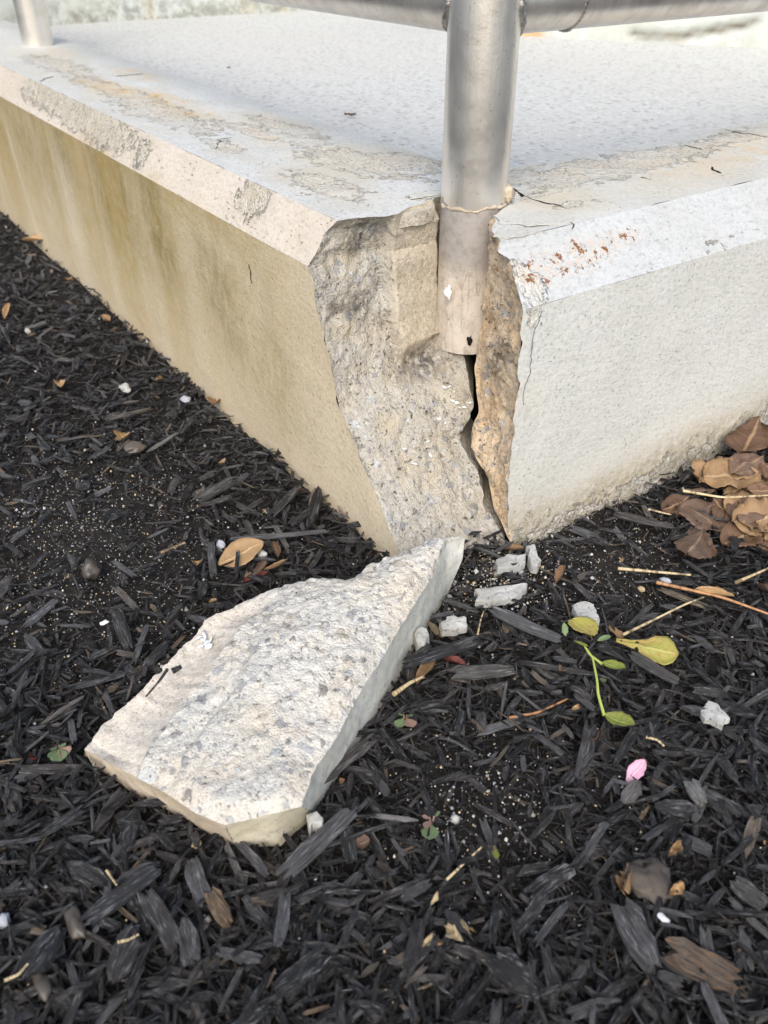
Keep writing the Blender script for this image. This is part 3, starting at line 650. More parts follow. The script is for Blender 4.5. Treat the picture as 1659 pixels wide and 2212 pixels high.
# stones bared in the broken faces
def stone_mesh(k, mat='stone'):
    r = np.random.RandomState(100 + k)
    import bmesh
    bm = bmesh.new(); bmesh.ops.create_icosphere(bm, subdivisions=2, radius=1.0)
    pl_ = [(r.normal(size=3), r.uniform(0.32, 0.75)) for _ in range(11)]
    for v in bm.verts:
        c = np.array(v.co)
        for n_, d_ in pl_:
            n_ = n_ / np.linalg.norm(n_); t_ = c @ n_
            if t_ > d_: c = c - n_ * (t_ - d_)
        v.co = c * np.array([1.25, 0.62, 0.5])
    me = bpy.data.meshes.new('stone'); bm.to_mesh(me); bm.free()
    me.materials.append(M[mat]); return me
STONES = [stone_mesh(k) for k in range(7)]; STONES_PALE = [stone_mesh(k + 20, 'stone_pale') for k in range(7)]
def scatter_stones(S, N, parent, n, lo, hi, rs, skip=None, sink=0.28, kinds=STONES):
    nv, nu = S.shape[:2]; k = 0; tries = 0
    while k < n and tries < n * 20:
        tries += 1
        j, i = rs.randint(3, nv - 3), rs.randint(4, nu - 4)
        if skip is not None and skip(j, i): continue
        r = lo * (hi / lo) ** (rs.rand() ** 2.2) * 0.5
        p = S[j, i] - N[j, i] * r * (sink + rs.uniform(-0.08, 0.12))
        o = bpy.data.objects.new('stone', kinds[rs.randint(7)]); COL.objects.link(o); o.parent = parent
        q = Vector(N[j, i]).to_track_quat('Z', 'Y').to_matrix() @ Matrix.Rotation(rs.rand() * 6.28, 3, 'Z')
        o.matrix_local = Matrix.Translation(Vector(p)) @ q.to_4x4() @ Matrix.Diagonal((r * rs.uniform(0.9, 1.35), r * rs.uniform(0.4, 1), r * 0.9, 1))
        k += 1
rs = np.random.RandomState(5)
scatter_stones(SURF_L, N, fl, 46, 0.004, 0.010, rs, skip=lambda j, i: sleeve[j, i] > 0.2 or S[j, i, 2] < 0.0)
scatter_stones(T, N2, fr, 12, 0.0035, 0.006, rs, skip=lambda j, i: T[j, i, 2] < 0.0)

# block of grout left standing beside the post, and lifted scabs of coating
def prism(name, poly, zlo, zhi, mat, parent, rough=0.0008, seed=0, sub=3):
    poly = np.asarray(poly, float); n = len(poly); P = []
    for zz_ in np.linspace(zlo, zhi, sub): P.append(np.concatenate([poly, np.full((n, 1), zz_)], 1))
    V = np.concatenate(P); V = V + rough * np.stack([fbm(V, 150, 2, seed + k) for k in range(3)], -1)
    F = [np.array([[k * n + i, k * n + (i + 1) % n, (k + 1) * n + (i + 1) % n, (k + 1) * n + i] for k in range(sub - 1) for i in range(n)])]
    c = np.array([[*V[-n:].mean(0)], [*V[:n].mean(0)]]); V = np.concatenate([V, c]); nn = len(V)
    F.append(np.array([[(sub - 1) * n + i, (sub - 1) * n + (i + 1) % n, nn - 2] for i in range(n)])); F.append(np.array([[(i + 1) % n, i, nn - 1] for i in range(n)]))
    at = dict(dirt=np.zeros(nn), smooth=np.ones(nn) * 0.6, tone=np.tile([0.62, 0.55, 0.43], (nn, 1)))
    return link(name, mesh_np(name, V, F, False, at), mat, parent)
p1 = [on_z(*q, H2 - 0.002)[:2] + np.array([-0.004, 0.0]) for q in [(860, 466), (905, 462), (946, 449), (946, 440), (915, 431), (890, 440)]]
prism('grout_block', dense(p1 + [p1[0]], 19)[:-1], H2 - 0.012, H2 - 0.002, M['fract'], wall, 0.0016, seed=3)

def sheet(name, pix, plane_fn, lift, mat, parent, up=(0, 0, 1), tilt=None, seed=0, thick=0.0007):
    """thin jagged scab of coating: outline from points on the surface, raised along TILT edge"""
    P = np.array([plane_fn(*q) for q in pix]); P = dense(list(P) + [P[0]], 5 * len(pix))[:-1]
    up = np.array(up, float); c = P.mean(0)
    P = P + 0.004 * np.stack([n1(np.arange(len(P)), 0.5, seed + k) for k in range(3)], -1) * (1 - np.abs(up))
    t = (P - c) @ np.array(tilt) if tilt is not None else np.zeros(len(P)); t = (t - t.min()) / (np.ptp(t) + 1e-9)
    top = P + up * (0.0003 + 0.4 * lift * t[:, None]); bot = top - up * thick
    n = len(P); cc = top.mean(0) + up * 0.0002; V = np.concatenate([top, bot, [cc, cc - up * thick]])
    F = [np.array([[i, (i + 1) % n, 2 * n] for i in range(n)]), np.array([[n + (i + 1) % n, n + i, 2 * n + 1] for i in range(n)]), np.array([[n + i, n + (i + 1) % n, (i + 1) % n, i] for i in range(n)])]
    nn = len(V); at = {k: np.zeros(nn) for k in ('stain', 'green', 'ochre', 'dirt', 'peel', 'rust')}; at['stain'] = np.full(nn, 0.15)
    return link(name, mesh_np(name, V, F, False, at), mat, parent)
tz = lambda px, py: on_z(px, py, H2)
for k, (pix, lift, tl_) in enumerate([
        ([(1072, 470), (1110, 458), (1160, 458), (1200, 470), (1230, 462), (1240, 478), (1190, 488), (1150, 492), (1080, 486)], 0.0035, (0.3, -0.7, 0)),
        ([(1064, 515), (1070, 498), (1120, 490), (1160, 496), (1150, 508), (1110, 516)], 0.002, (0.6, -0.6, 0)),
        ([(1420, 352), (1490, 350), (1530, 360), (1560, 372), (1500, 378), (1450, 368)], 0.004, (-0.6, 0.3, 0)),
        ([(1400, 315), (1450, 310), (1510, 322), (1470, 332), (1420, 326)], 0.0035, (-0.5, 0.5, 0)),
        ([(1180, 440), (1215, 436), (1245, 452), (1225, 462), (1190, 455)], 0.003, (-0.5, 0.5, 0)),
        ([(880, 425), (910, 416), (950, 412), (950, 420), (915, 428), (885, 434)], 0.003, (0.6, -0.4, 0)),
        ([(1098, 428), (1122, 420), (1128, 428), (1104, 440)], 0.005, (-0.3, 0.6, 0)),
        ([(420, 325), (450, 318), (480, 300), (495, 302), (470, 322), (440, 332)], 0.003, (0.5, 0.5, 0)),
        ([(525, 345), (560, 338), (575, 345), (545, 362), (530, 366)], 0.003, (0.5, 0.3, 0)),
        ([(610, 405), (640, 395), (690, 420), (660, 430)], 0.002, (0.2, 0.7, 0)),
        ([(250, 165), (310, 161), (300, 168), (260, 170)], 0.004, (-0.2, -0.7, 0)),
        ([(700, 395), (750, 392), (755, 405), (715, 412)], 0.002, (0.2, 0.7, 0)),
        ([(190, 185), (240, 180), (270, 190), (220, 196)], 0.004, (0.2, 0.7, 0)),
        ([(300, 255), (350, 262), (380, 275), (330, 272)], 0.004, (0.2, 0.7, 0))]):
    if k not in (0, 1, 5, 6): continue
    sheet('coating_scab', pix, tz, lift, M['coping'], wall, tilt=tl_, seed=k)

def crack_line(name, pix, fn, rad, seed, nrm):  # dark ribbon laid on the surface, its colour stands in for a shaded gap
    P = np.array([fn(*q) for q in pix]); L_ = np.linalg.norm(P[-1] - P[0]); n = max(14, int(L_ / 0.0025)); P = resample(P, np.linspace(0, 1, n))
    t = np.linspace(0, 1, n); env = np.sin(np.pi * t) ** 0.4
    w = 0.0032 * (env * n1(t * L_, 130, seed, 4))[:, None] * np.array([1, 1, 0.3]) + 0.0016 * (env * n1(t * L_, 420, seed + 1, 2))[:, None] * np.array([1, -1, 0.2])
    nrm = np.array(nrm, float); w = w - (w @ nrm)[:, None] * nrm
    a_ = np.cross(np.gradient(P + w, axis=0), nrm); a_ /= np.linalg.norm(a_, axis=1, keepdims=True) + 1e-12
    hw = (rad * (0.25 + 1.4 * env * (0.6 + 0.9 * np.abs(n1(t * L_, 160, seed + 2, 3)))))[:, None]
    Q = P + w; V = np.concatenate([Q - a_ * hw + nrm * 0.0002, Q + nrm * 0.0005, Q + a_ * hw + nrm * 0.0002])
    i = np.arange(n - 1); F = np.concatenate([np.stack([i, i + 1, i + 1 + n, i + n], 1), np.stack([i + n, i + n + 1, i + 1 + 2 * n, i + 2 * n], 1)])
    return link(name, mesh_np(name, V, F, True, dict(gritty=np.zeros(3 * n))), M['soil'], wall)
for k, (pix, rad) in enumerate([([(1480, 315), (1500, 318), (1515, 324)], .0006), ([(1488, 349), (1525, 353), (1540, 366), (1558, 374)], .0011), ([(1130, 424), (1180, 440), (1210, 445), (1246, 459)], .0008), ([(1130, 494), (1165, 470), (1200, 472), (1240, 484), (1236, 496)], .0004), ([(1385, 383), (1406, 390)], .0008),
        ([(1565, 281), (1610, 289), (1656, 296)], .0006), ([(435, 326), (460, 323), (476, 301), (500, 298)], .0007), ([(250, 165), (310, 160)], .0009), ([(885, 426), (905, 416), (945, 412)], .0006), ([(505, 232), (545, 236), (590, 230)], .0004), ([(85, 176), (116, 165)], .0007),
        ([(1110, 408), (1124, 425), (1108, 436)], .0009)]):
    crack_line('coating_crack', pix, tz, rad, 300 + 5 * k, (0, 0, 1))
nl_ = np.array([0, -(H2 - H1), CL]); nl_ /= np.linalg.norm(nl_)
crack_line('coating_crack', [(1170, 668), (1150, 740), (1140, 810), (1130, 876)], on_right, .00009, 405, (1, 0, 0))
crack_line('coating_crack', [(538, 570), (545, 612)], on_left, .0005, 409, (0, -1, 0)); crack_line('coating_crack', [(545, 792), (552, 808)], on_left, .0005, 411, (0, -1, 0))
# ------------------------------------------------------------------ landing slab and the walls behind
SLZ = H2 - 0.014
def plane_grid(x0, x1, y0, y1, nx, ny, z):
    X, Y = np.meshgrid(np.linspace(x0, x1, nx), np.linspace(y0, y1, ny)); return np.stack([X, Y, X * 0 + z], -1)
P = plane_grid(-1.62, -WX, WY, 3.2, 90, 160, SLZ); P[..., 2] += 0.003 * fbm(P, 2.5, 2, 71)
tag(link('landing_floor', mesh_np('landing_floor', P.reshape(-1, 3), grid_faces(90, 160)), M['slab']), 'pale sand-finish concrete landing behind the corner wall', None, None, 'structure')
def back_wall(name, a, b, h, thick, label, crack=None, ochre=None, grime=1.0):
    a, b = np.array(a), np.array(b); L = np.linalg.norm(b - a); d = (b - a) / L; nrm = np.array([d[1], -d[0]])
    if nrm @ (CAM[:2] - a) < 0: nrm = -nrm
    nu_, nv_ = int(L / 0.008), int(h / 0.008)
    U, Z = np.meshgrid(np.linspace(0, L, nu_), np.linspace(-0.03, h, nv_))
    at = dict(dirt=grime * sstep(0.07, 0.0, Z + 0.02 * n1(U, 9, 3)), crack=np.zeros(U.shape), ochre=np.zeros(U.shape))
    off = 0.004 * fbm(np.stack([U, Z, U * 0], -1), 6, 3, 77)
    if crack is not None:
        cu = np.array([q[0] for q in crack]); cz = np.array([q[1] for q in crack])
        zc = np.interp(U, cu, cz) + 0.006 * n1(U, 30, 5)
        m = np.exp(-((Z - zc) / 0.0055) ** 2) * sstep(cu.min(), cu.min() + 0.03, U) * sstep(cu.max(), cu.max() - 0.03, U)
        off = off - 0.012 * m; at['crack'] = np.clip(m, 0, 1) * 0.9
    if ochre is not None: at['ochre'] = 0.8 * sstep(ochre[0] + ochre[1], ochre[0], U) * sstep(0.10, 0.05, Z)
    X = a[0] + d[0] * U + nrm[0] * off; Y = a[1] + d[1] * U + nrm[1] * off
    V = np.stack([X, Y, Z + SLZ], -1).reshape(-1, 3)
    n0 = len(V); q = lambda p, z: (p[0], p[1], z + SLZ)
    a2, b2 = a - nrm * thick, b - nrm * thick
    ex = np.array([q(a, -.03), q(b, -.03), q(b2, -.03), q(a2, -.03), q(a, h), q(b, h), q(b2, h), q(a2, h)])
    F = [grid_faces(nu_, nv_), np.array([[1, 2, 6, 5], [2, 3, 7, 6], [3, 0, 4, 7], [4, 5, 6, 7]]) + n0]
    V = np.concatenate([V, ex]); at = {k: np.concatenate([v.ravel(), np.zeros(8)]) for k, v in at.items()}
    return tag(link(name, mesh_np(name, V, F, True, at), M['bwall']), label, 'wall')
back_wall('background_wall', (-1.605, -0.05), (-1.605, 2.6), 0.7, 0.15, 'pale grimy wall across the far left end of the landing')
a_ = on_z(1100, 76, SLZ)[:2]; b_ = on_z(1659, 104, SLZ)[:2]; dd = (b_ - a_) / np.linalg.norm(b_ - a_); LL = np.linalg.norm(b_ - a_)
nn_ = np.array([dd[1], -dd[0], 0])
cr = []
for q in [(1340, 78), (1420, 82), (1470, 79), (1540, 68), (1590, 60), (1625, 50), (1659, 40)]:
    p = on_plane(q[0], q[1], nn_, (a_[0], a_[1], 0)); cr.append(((p[:2] - a_) @ dd, p[2] - SLZ))
back_wall('background_wall', a_, a_ + dd * 1.6, 0.6, 0.15, 'pale cracked wall behind the landing at the right, orange stain at its foot', cr, (0.055, 0.012), 0.25)

# ------------------------------------------------------------------ handrail
rail = empty('handrail', (PX, PY, H2), 'weathered aluminium pipe handrail whose corner post stands in the broken concrete', 'handrail')
def tube(name, path, rad, mat, parent, nseg=48, caps=True, attrs=None, bumpy=0.0, seed=0, loc=(0, 0, 0)):
    path = np.asarray(path, float); n = len(path); rad = np.broadcast_to(rad, (n,))
    tan = np.gradient(path, axis=0); tan /= np.linalg.norm(tan, axis=1, keepdims=True)
    ref = np.array([0, 0, 1.0]) if abs(tan[0, 2]) < 0.8 else np.array([1.0, 0, 0])
    V = []
    for k in range(n):
        a = np.cross(ref, tan[k]); a /= np.linalg.norm(a); b = np.cross(tan[k], a)
        th = np.linspace(0, 2 * np.pi, nseg, endpoint=False)
        V.append(path[k] + rad[k] * (np.cos(th)[:, None] * a + np.sin(th)[:, None] * b))
    V = np.concatenate(V)
    if bumpy:
        c = np.repeat(path, nseg, 0); dr = V - c; V = c + dr * (1 + bumpy * fbm(V, 130, 3, seed))[:, None]
    i, k = np.meshgrid(np.arange(nseg), np.arange(n - 1)); a = (k * nseg + i).ravel(); b = (k * nseg + (i + 1) % nseg).ravel()
    F = [np.stack([a, b, b + nseg, a + nseg], 1)]
    if caps:
        nV = len(V); V = np.concatenate([V, V[:nseg], V[-nseg:]]); F += [np.arange(nV, nV + nseg)[None, ::-1], np.arange(nV + nseg, nV + 2 * nseg)[None]]
    at = {k_: np.full(len(V), v_) for k_, v_ in (attrs or {}).items()}
    return link(name, mesh_np(name, V - np.array(loc), F, True, at), mat, parent)
RL = (PX, PY, H2)
ZR = 0.355                                                    # axis of the rail
def post(x, y, z0, foot):
    p = np.stack([np.full(60, x), np.full(60, y), np.linspace(z0, 1.0, 60)], -1)
    return tube('post', p, PR, M['metal'], rail, 64, True, {'foot': foot}, loc=RL)
# object coordinates of the rail parts are relative to the Empty: keep the foot shading in true height
main = post(PX, PY, PIPE_Z0, 1.0)
post(POST2[0], POST2[1], H2 - 0.03, 0.0)
RR = 0.0205
def rail_tube(a, b):
    t = np.linspace(0, 1, 24)[:, None]
    return tube('rail', np.array(a) * (1 - t) + np.array(b) * t, RR, M['metal'], rail, 48, True, {'foot': 0.0}, loc=RL)
ZR = 0.3525
rail_tube((PX - 0.012, PY, ZR), (POST2[0] + 0.012, POST2[1], ZR)); rail_tube((POST2[0] - 0.012, PY, ZR), (-1.58, PY, ZR))
rail_tube((PX, PY + 0.012, ZR), (PX, 1.45, ZR))
rail_tube((PX + 0.024, PY, 1.0), (-1.58, PY, 1.0)); rail_tube((PX, PY + 0.024, 1.0), (PX, 1.45, 1.0))
def weld(c, axis, r, w=0.0028, seed=0, squash=None):
    th = np.linspace(0, 2 * np.pi, 90); ax = np.array(axis, float); ref = np.array([0, 0, 1.0]) if abs(ax[2]) < .5 else np.array([1.0, 0, 0])
    a = np.cross(ref, ax); a /= np.linalg.norm(a); b = np.cross(ax, a)
    p = np.array(c) + r * (np.cos(th)[:, None] * a + np.sin(th)[:, None] * b)
    if squash is not None:    # saddle line where a rail meets the post
        horiz = (p - np.array(c)) @ a
        p = p - ax * (np.sqrt(np.maximum(PR ** 2 - horiz ** 2, 0)) - PR)[:, None] * -1.0 * squash
    rr = w * (1 + 0.35 * np.sin(th * 46) * 0.6 + 0.35 * n1(th, 3, seed))
    return tube('weld', p, rr, M['weld'], rail, 10, False, bumpy=0.25, seed=seed, loc=RL)
weld((PX - PR, PY, ZR), (-1, 0, 0), RR, seed=1, squash=1); weld((PX, PY + PR, ZR), (0, 1, 0), RR, seed=2, squash=1)
weld((PX, PY + 0.072, ZR), (0, 1, 0), RR - 0.0008, 0.002, seed=3)
# cement ring round the post where the coping was
th = np.linspace(0, 2 * np.pi, 120, endpoint=True)
ring = np.stack([PX + (PR - 0.0004) * np.cos(th), PY + (PR - 0.0004) * np.sin(th), H2 + 0.0005 + 0.0022 * n1(th, 1.3, 3) + 0.001 * n1(th, 6, 4)], -1)
tube('cement_ring', ring, 0.0011 * (1 + 1.3 * n1(th, 5, 5)), M['ring'], rail, 10, False, bumpy=0.6, loc=RL)
def lump(name, c, r, mat, parent, seed, scale=(1, 1, 1), sub=3, amp=0.35, fr=1.6, loc=None, rot=None):
    import bmesh
    bm = bmesh.new(); bmesh.ops.create_icosphere(bm, subdivisions=sub, radius=1.0)
    V = np.array([v.co for v in bm.verts]); V = V * (1 + amp * fbm(V + seed * 3.1, fr, 4, seed))[:, None] * np.array(scale) * r
    if rot is not None: V = V @ np.array(rot).T
    for v, p in zip(bm.verts, V + np.array(c) * (1 if loc is None else 0)): v.co = p
    me = bpy.data.meshes.new(name); bm.to_mesh(me); bm.free()
    for p in me.polygons: p.use_smooth = True
    return link(name, me, mat, parent, loc)
def on_post(px, py): return on_plane(px, py, NVIEW, (PX + 0.0235 * NVIEW[0], PY + 0.0235 * NVIEW[1], 0)) - np.array(RL)
lump('cement_lump', np.array([PX + 0.019, PY + 0.016, H2 + 0.008]) - np.array(RL), 0.0052, M['ring'], rail, 4, (.8, .8, 1.2), 3, 0.6, 2.2)
lump('plaster_blob', on_post(968, 632), 0.0036, M['flake'], rail, 6, (1, .6, 1.4), 3, 0.9, 1.8)
lump('hole_shade', on_post(1014, 735), 0.0026, M['soil'], rail, 8, (.9, .7, 1.7), 3, 1.0, 2.0)  # dark lump on the post, its colour stands in for a shaded hole

# ------------------------------------------------------------------ the ground
def nonuni(c, half, step, far):
    a = [0.0]; st = step
    while a[-1] < far:
        if a[-1] > half: st *= 1.25
        a.append(a[-1] + st)
    a = np.array(a); return np.concatenate([c - a[:0:-1], c + a])
gx = nonuni(0.0, 0.55, 0.005, 60); gy = nonuni(-0.02, 0.55, 0.005, 60)
X, Y = np.meshgrid(gx, gy); near = np.exp(-((X / 1.2) ** 2 + (Y / 1.2) ** 2) ** 2)
Z = soil_z(X, Y) + 0.0035 * fbm(np.stack([X, Y, X * 0], -1), 120, 3, 33) * near
Z = np.where((X < -0.02) & (Y > 0.02), -0.03, Z)
def grit_zone(x, y):
    """where fine gritty soil shows through the bark"""
    g = np.exp(-(((x + 0.20) / 0.13) ** 2 + ((y + 0.19) / 0.10) ** 2)) + 0.9 * np.exp(-(((x - 0.05) / 0.06) ** 2 + ((y - 0.14) / 0.07) ** 2)) + 0.7 * np.exp(-(((x - 0.16) / 0.05) ** 2 + ((y + 0.08) / 0.05) ** 2))
    return np.clip(g, 0, 1)
V = np.stack([X, Y, Z], -1).reshape(-1, 3)
tag(link('ground', mesh_np('ground', V, grid_faces(len(gx), len(gy)), True, dict(gritty=grit_zone(V[:, 0], V[:, 1]) * 0.9)), M['soil']), 'dark soil of the planting bed under the bark mulch', None, None, 'structure')

# chip prototypes: x along the grain, unit length
def chip_proto(k, ns, nr):
    r = np.random.RandomState(500 + k); kind = k % 4
    w, h = [(0.07, 0.05), (0.16, 0.06), (0.24, 0.09), (0.36, 0.15)][kind]
    w *= r.uniform(0.9, 1.6); h *= r.uniform(0.8, 1.5)
    th = np.linspace(0, 2 * np.pi, ns, endpoint=False) + r.uniform(0, 0.4)
    sq = np.abs(np.cos(th)) ** 7 + np.abs(np.sin(th)) ** 7; rad = (1 / sq ** (1 / 7)) * r.uniform(0.55, 1.14, ns)
    cy, cz = w / 2 * rad * np.cos(th), h / 2 * rad * np.sin(th)
    e0, e1 = r.uniform(-0.15, 0.13, ns), r.uniform(-0.15, 0.13, ns)
    bend, twist = r.uniform(-0.035, 0.035) * (2.5 if kind == 0 else 1), r.uniform(-0.3, 0.3)
    tap = r.uniform(0.35, 0.95, 2)
    V, LC = [], []
    for j, u in enumerate(np.linspace(0, 1, nr)):
        f = 1 - (1 - tap[0]) * max(0, 1 - u / 0.25) ** 1.5 - (1 - tap[1]) * max(0, (u - 0.75) / 0.25) ** 1.5
        wob = r.uniform(0.88, 1.10, ns)
        xx = (-0.5 + e0) * (1 - u) + (0.5 + e1) * u
        y_ = cy * f * wob; z_ = cz * f * wob + bend * (4 * (u - 0.5) ** 2)
        y_ = y_ + 0.5 * bend * np.sin(u * 3)
        ct, st_ = math.cos(twist * (u - 0.5)), math.sin(twist * (u - 0.5))
        V.append(np.stack([xx, y_ * ct - z_ * st_, y_ * st_ + z_ * ct], -1)); LC.append(np.stack([xx, cy * 3, cz * 3], -1))
    V = np.concatenate(V + [[[-0.42, 0, bend], [0.42, 0, bend]]]); LC = np.concatenate(LC + [[[-0.5, 0, 0], [0.5, 0, 0]]])
    i, j = np.meshgrid(np.arange(ns), np.arange(nr - 1)); a = (j * ns + i).ravel(); b = (j * ns + (i + 1) % ns).ravel()
    Q = np.stack([a, b, b + ns, a + ns], 1); i = np.arange(ns); n0 = ns * nr
    Tt = np.concatenate([np.stack([(i + 1) % ns, i, np.full(ns, n0)], 1), np.stack([i + n0 - ns, (i + 1) % ns + n0 - ns, np.full(ns, n0 + 1)], 1)])
    return V, Q, Tt, LC
HI = [chip_proto(k, 12, 5) for k in range(16)]
LO = [chip_proto(k, 5, 3) for k in range(28)]
def chip_mesh(k, mat):
    V, Q, Tt, LC = HI[k]
    me = mesh_np('wood_chip', V, [Q, Tt], True, dict(lc=LC, rnd=np.zeros(len(V))))
    me.polygons.foreach_set('use_smooth', np.zeros(len(me.polygons), bool))
    me.materials.append(mat); return me
CHIPS = {}
def chip_me(k, key):
    if (k, key) not in CHIPS: CHIPS[(k, key)] = chip_mesh(k, M[key])
    return CHIPS[(k, key)]

# outline of the broken piece on the ground (measured), used to keep chips from poking through it
CH = [(182, 1634), (273, 1698), (390, 1762), (464, 1804), (512, 1831), (608, 1826), (646, 1799), (678, 1751), (774, 1607), (854, 1479), (918, 1362), (966, 1282), (998, 1207), (939, 1185), (859, 1215), (784, 1242), (678, 1268), (560, 1297), (486, 1329), (417, 1388), (374, 1430), (299, 1510), (230, 1569)]
CHW = np.array([on_z(*q, 0.004)[:2] for q in CH])
def inside(poly, x, y):
    r = np.zeros(np.shape(x), bool); n = len(poly)
    for i in range(n):
        (x1, y1), (x2, y2) = poly[i], poly[(i + 1) % n]
        c = ((y1 > y) != (y2 > y)) & (x < (x2 - x1) * (y - y1) / (y2 - y1 + 1e-12) + x1); r ^= c
    return r
def in_wall(x, y, m=0.0): return ((x < m) & (y > -m)) & ~((x > -0.035 - m) & (y < 0.08) & (x * 0 + y + 2.6 * (x + 0.03) > 0.0))
def to_pix(P):
    v = np.asarray(P) - CAM; d = v @ _d
    return v @ _r / d * FPX + W0 / 2, H0 / 2 - v @ _u / d * FPX
def sample_ground(n, rs, power=1.0, margin=430):
    """points on the bed seen by (or just beside) the camera, spread evenly over the picture blended with evenly over the ground"""
    out = np.zeros((0, 2))
    while len(out) < n:
        m = n
        x = rs.uniform(-1.4, 0.7, m * 4); y = rs.uniform(-0.75, 1.1, m * 4)
        d2 = (x - CAM[0]) ** 2 + (y - CAM[1]) ** 2 + CAM[2] ** 2
        keep = rs.rand(m * 4) < np.clip((0.22 / d2) ** power, 0, 1)
        px, py = to_pix(np.stack([x, y, x * 0], -1))
        v = (np.stack([x, y, x * 0], -1) - CAM) @ _d
        keep &= (v > 0.1) & (px > -margin) & (px < W0 + margin) & (py < H0 + margin) & (py > 0) & ~in_wall(x, y)
        out = np.concatenate([out, np.stack([x[keep], y[keep]], -1)])
    return out[:n]
def rot_mats(rs, n, yaw, tilt, roll):
    a = rs.uniform(0, 2 * np.pi, n) if yaw is None else yaw; t = rs.normal(0, tilt, n); r = rs.normal(0, roll, n)
    ca, sa, ct, st_, cr_, sr = np.cos(a), np.sin(a), np.cos(t), np.sin(t), np.cos(r), np.sin(r)
    z = np.zeros(n); o = np.ones(n)
    Rz = np.stack([ca, -sa, z, sa, ca, z, z, z, o], -1).reshape(n, 3, 3); Ry = np.stack([ct, z, st_, z, o, z, -st_, z, ct], -1).reshape(n, 3, 3); Rx = np.stack([o, z, z, z, cr_, -sr, z, sr, cr_], -1).reshape(n, 3, 3)
    return Rz @ Ry @ Rx
def joined_chips(protos, pick, R, scl, T):
    Vs, Qs, Ts, Ls, Rn = [], [], [], [], []; off = 0
    for k, (V, Q, Tt, LC) in enumerate(protos):
        idx = np.where(pick == k)[0]
        if not len(idx): continue
        P = np.einsum('nij,nvj->nvi', R[idx], V[None] * scl[idx][:, None, :]) + T[idx][:, None, :]
        nvt = len(V); o = off + np.arange(len(idx)) * nvt
        Vs.append(P.reshape(-1, 3)); Qs.append((Q[None] + o[:, None, None]).reshape(-1, 4)); Ts.append((Tt[None] + o[:, None, None]).reshape(-1, 3))
        Ls.append(np.tile(LC, (len(idx), 1))); Rn.append(np.repeat(RS.rand(len(idx)), nvt)); off += nvt * len(idx)
    return np.concatenate(Vs), [np.concatenate(Qs), np.concatenate(Ts)], np.concatenate(Ls), np.concatenate(Rn)
rs = np.random.RandomState(21)
pts = sample_ground(40000, rs, 0.8)
gz = grit_zone(pts[:, 0], pts[:, 1])
pts = pts[rs.rand(len(pts)) > 0.5 * gz]; n = len(pts); gz = grit_zone(pts[:, 0], pts[:, 1])
pick = rs.choice(28, n, p=np.array([0.34, 0.34, 0.20, 0.12]).repeat(7).reshape(4, 7).T.ravel() / 7 * 1.0)
ln_ = 0.0038 * np.exp(rs.rand(n) ** 1.6 * 1.6) * (1 - 0.45 * gz); kind = pick % 4
ln_ = ln_ * np.array([1.35, 1.0, 0.8, 0.6])[kind]
scl = np.stack([ln_, ln_ * rs.uniform(0.7, 1.3, n), ln_ * rs.uniform(0.7, 1.3, n)], -1)
T_ = np.stack([pts[:, 0], pts[:, 1], soil_z(pts[:, 0], pts[:, 1]) + rs.uniform(-0.001, 0.0055, n)], -1)
cin = inside(CHW, pts[:, 0], pts[:, 1]); T_[cin, 2] -= 0.006
R_ = rot_mats(rs, n, None, 0.30, 0.5)
V, F, LC, RN = joined_chips(LO, pick, R_, scl, T_)
me = mesh_np('shredded_mulch', V, F, False, dict(lc=LC, rnd=RN)); o = link('shredded_mulch', me, M['mulch'])
tag(o, 'shredded black bark mulch covering the planting bed', None, None, 'stuff')
# larger chips joined: the mid-sized layer that can no longer be told apart one by one
rs = np.random.RandomState(22)
pts = sample_ground(11500, rs, 0.7); gz = grit_zone(pts[:, 0], pts[:, 1]); pts = pts[rs.rand(len(pts)) > 0.85 * gz]; n = len(pts)
pick = rs.choice(16, n, p=np.tile(np.array([0.20, 0.40, 0.24, 0.16]) / 4, 4)); kind = pick % 4
ln_ = 0.0100 * np.exp(rs.rand(n) ** 1.7 * 0.95) * np.array([1.3, 1.0, 0.85, 0.6])[kind]
scl = np.stack([ln_, ln_ * rs.uniform(0.7, 1.25, n), ln_ * rs.uniform(0.7, 1.2, n)], -1)
T_ = np.stack([pts[:, 0], pts[:, 1], soil_z(pts[:, 0], pts[:, 1]) + rs.uniform(0.000, 0.012, n)], -1)
T_[inside(CHW, pts[:, 0], pts[:, 1]), 2] -= 0.010
V, F, LC, RN = joined_chips(HI, pick, rot_mats(rs, n, None, 0.30, 0.6), scl, T_)
me = mesh_np('bark_mulch', V, F, False, dict(lc=LC, rnd=RN * 0.92))
tag(link('bark_mulch', me, M['mulch']), 'black bark chips lying over the planting bed', None, None, 'stuff')

# pale grit
rs = np.random.RandomState(31)
def grit(n, rs, zone, size, z0=0.002, z1=0.0075):
    p = sample_ground(n * 6, rs, 0.5, 120); g_ = grit_zone(p[:, 0], p[:, 1]); p = p[rs.rand(len(p)) < (g_ * zone + (1 - zone))][:n]
    return p, size * np.exp(rs.normal(0, 0.4, len(p))), rs.uniform(z0, z1, len(p))
oct_ = np.array([[1, 0, 0], [-1, 0, 0], [0, 1, 0], [0, -1, 0], [0, 0, 1], [0, 0, -1]], float); octf = np.array([[0, 2, 4], [2, 1, 4], [1, 3, 4], [3, 0, 4], [2, 0, 5], [1, 2, 5], [3, 1, 5], [0, 3, 5]])
a1, b1, c1 = grit(5200, rs, 0.97, 0.00045); a2, b2, c2 = grit(320, rs, 0.92, 0.0009); a3, b3, c3 = grit(36, rs, 0.6, 0.0014)
pp = np.concatenate([a1, a2, a3]); ss = np.concatenate([b1, b2, b3]); zz_ = np.concatenate([c1, c2, c3])
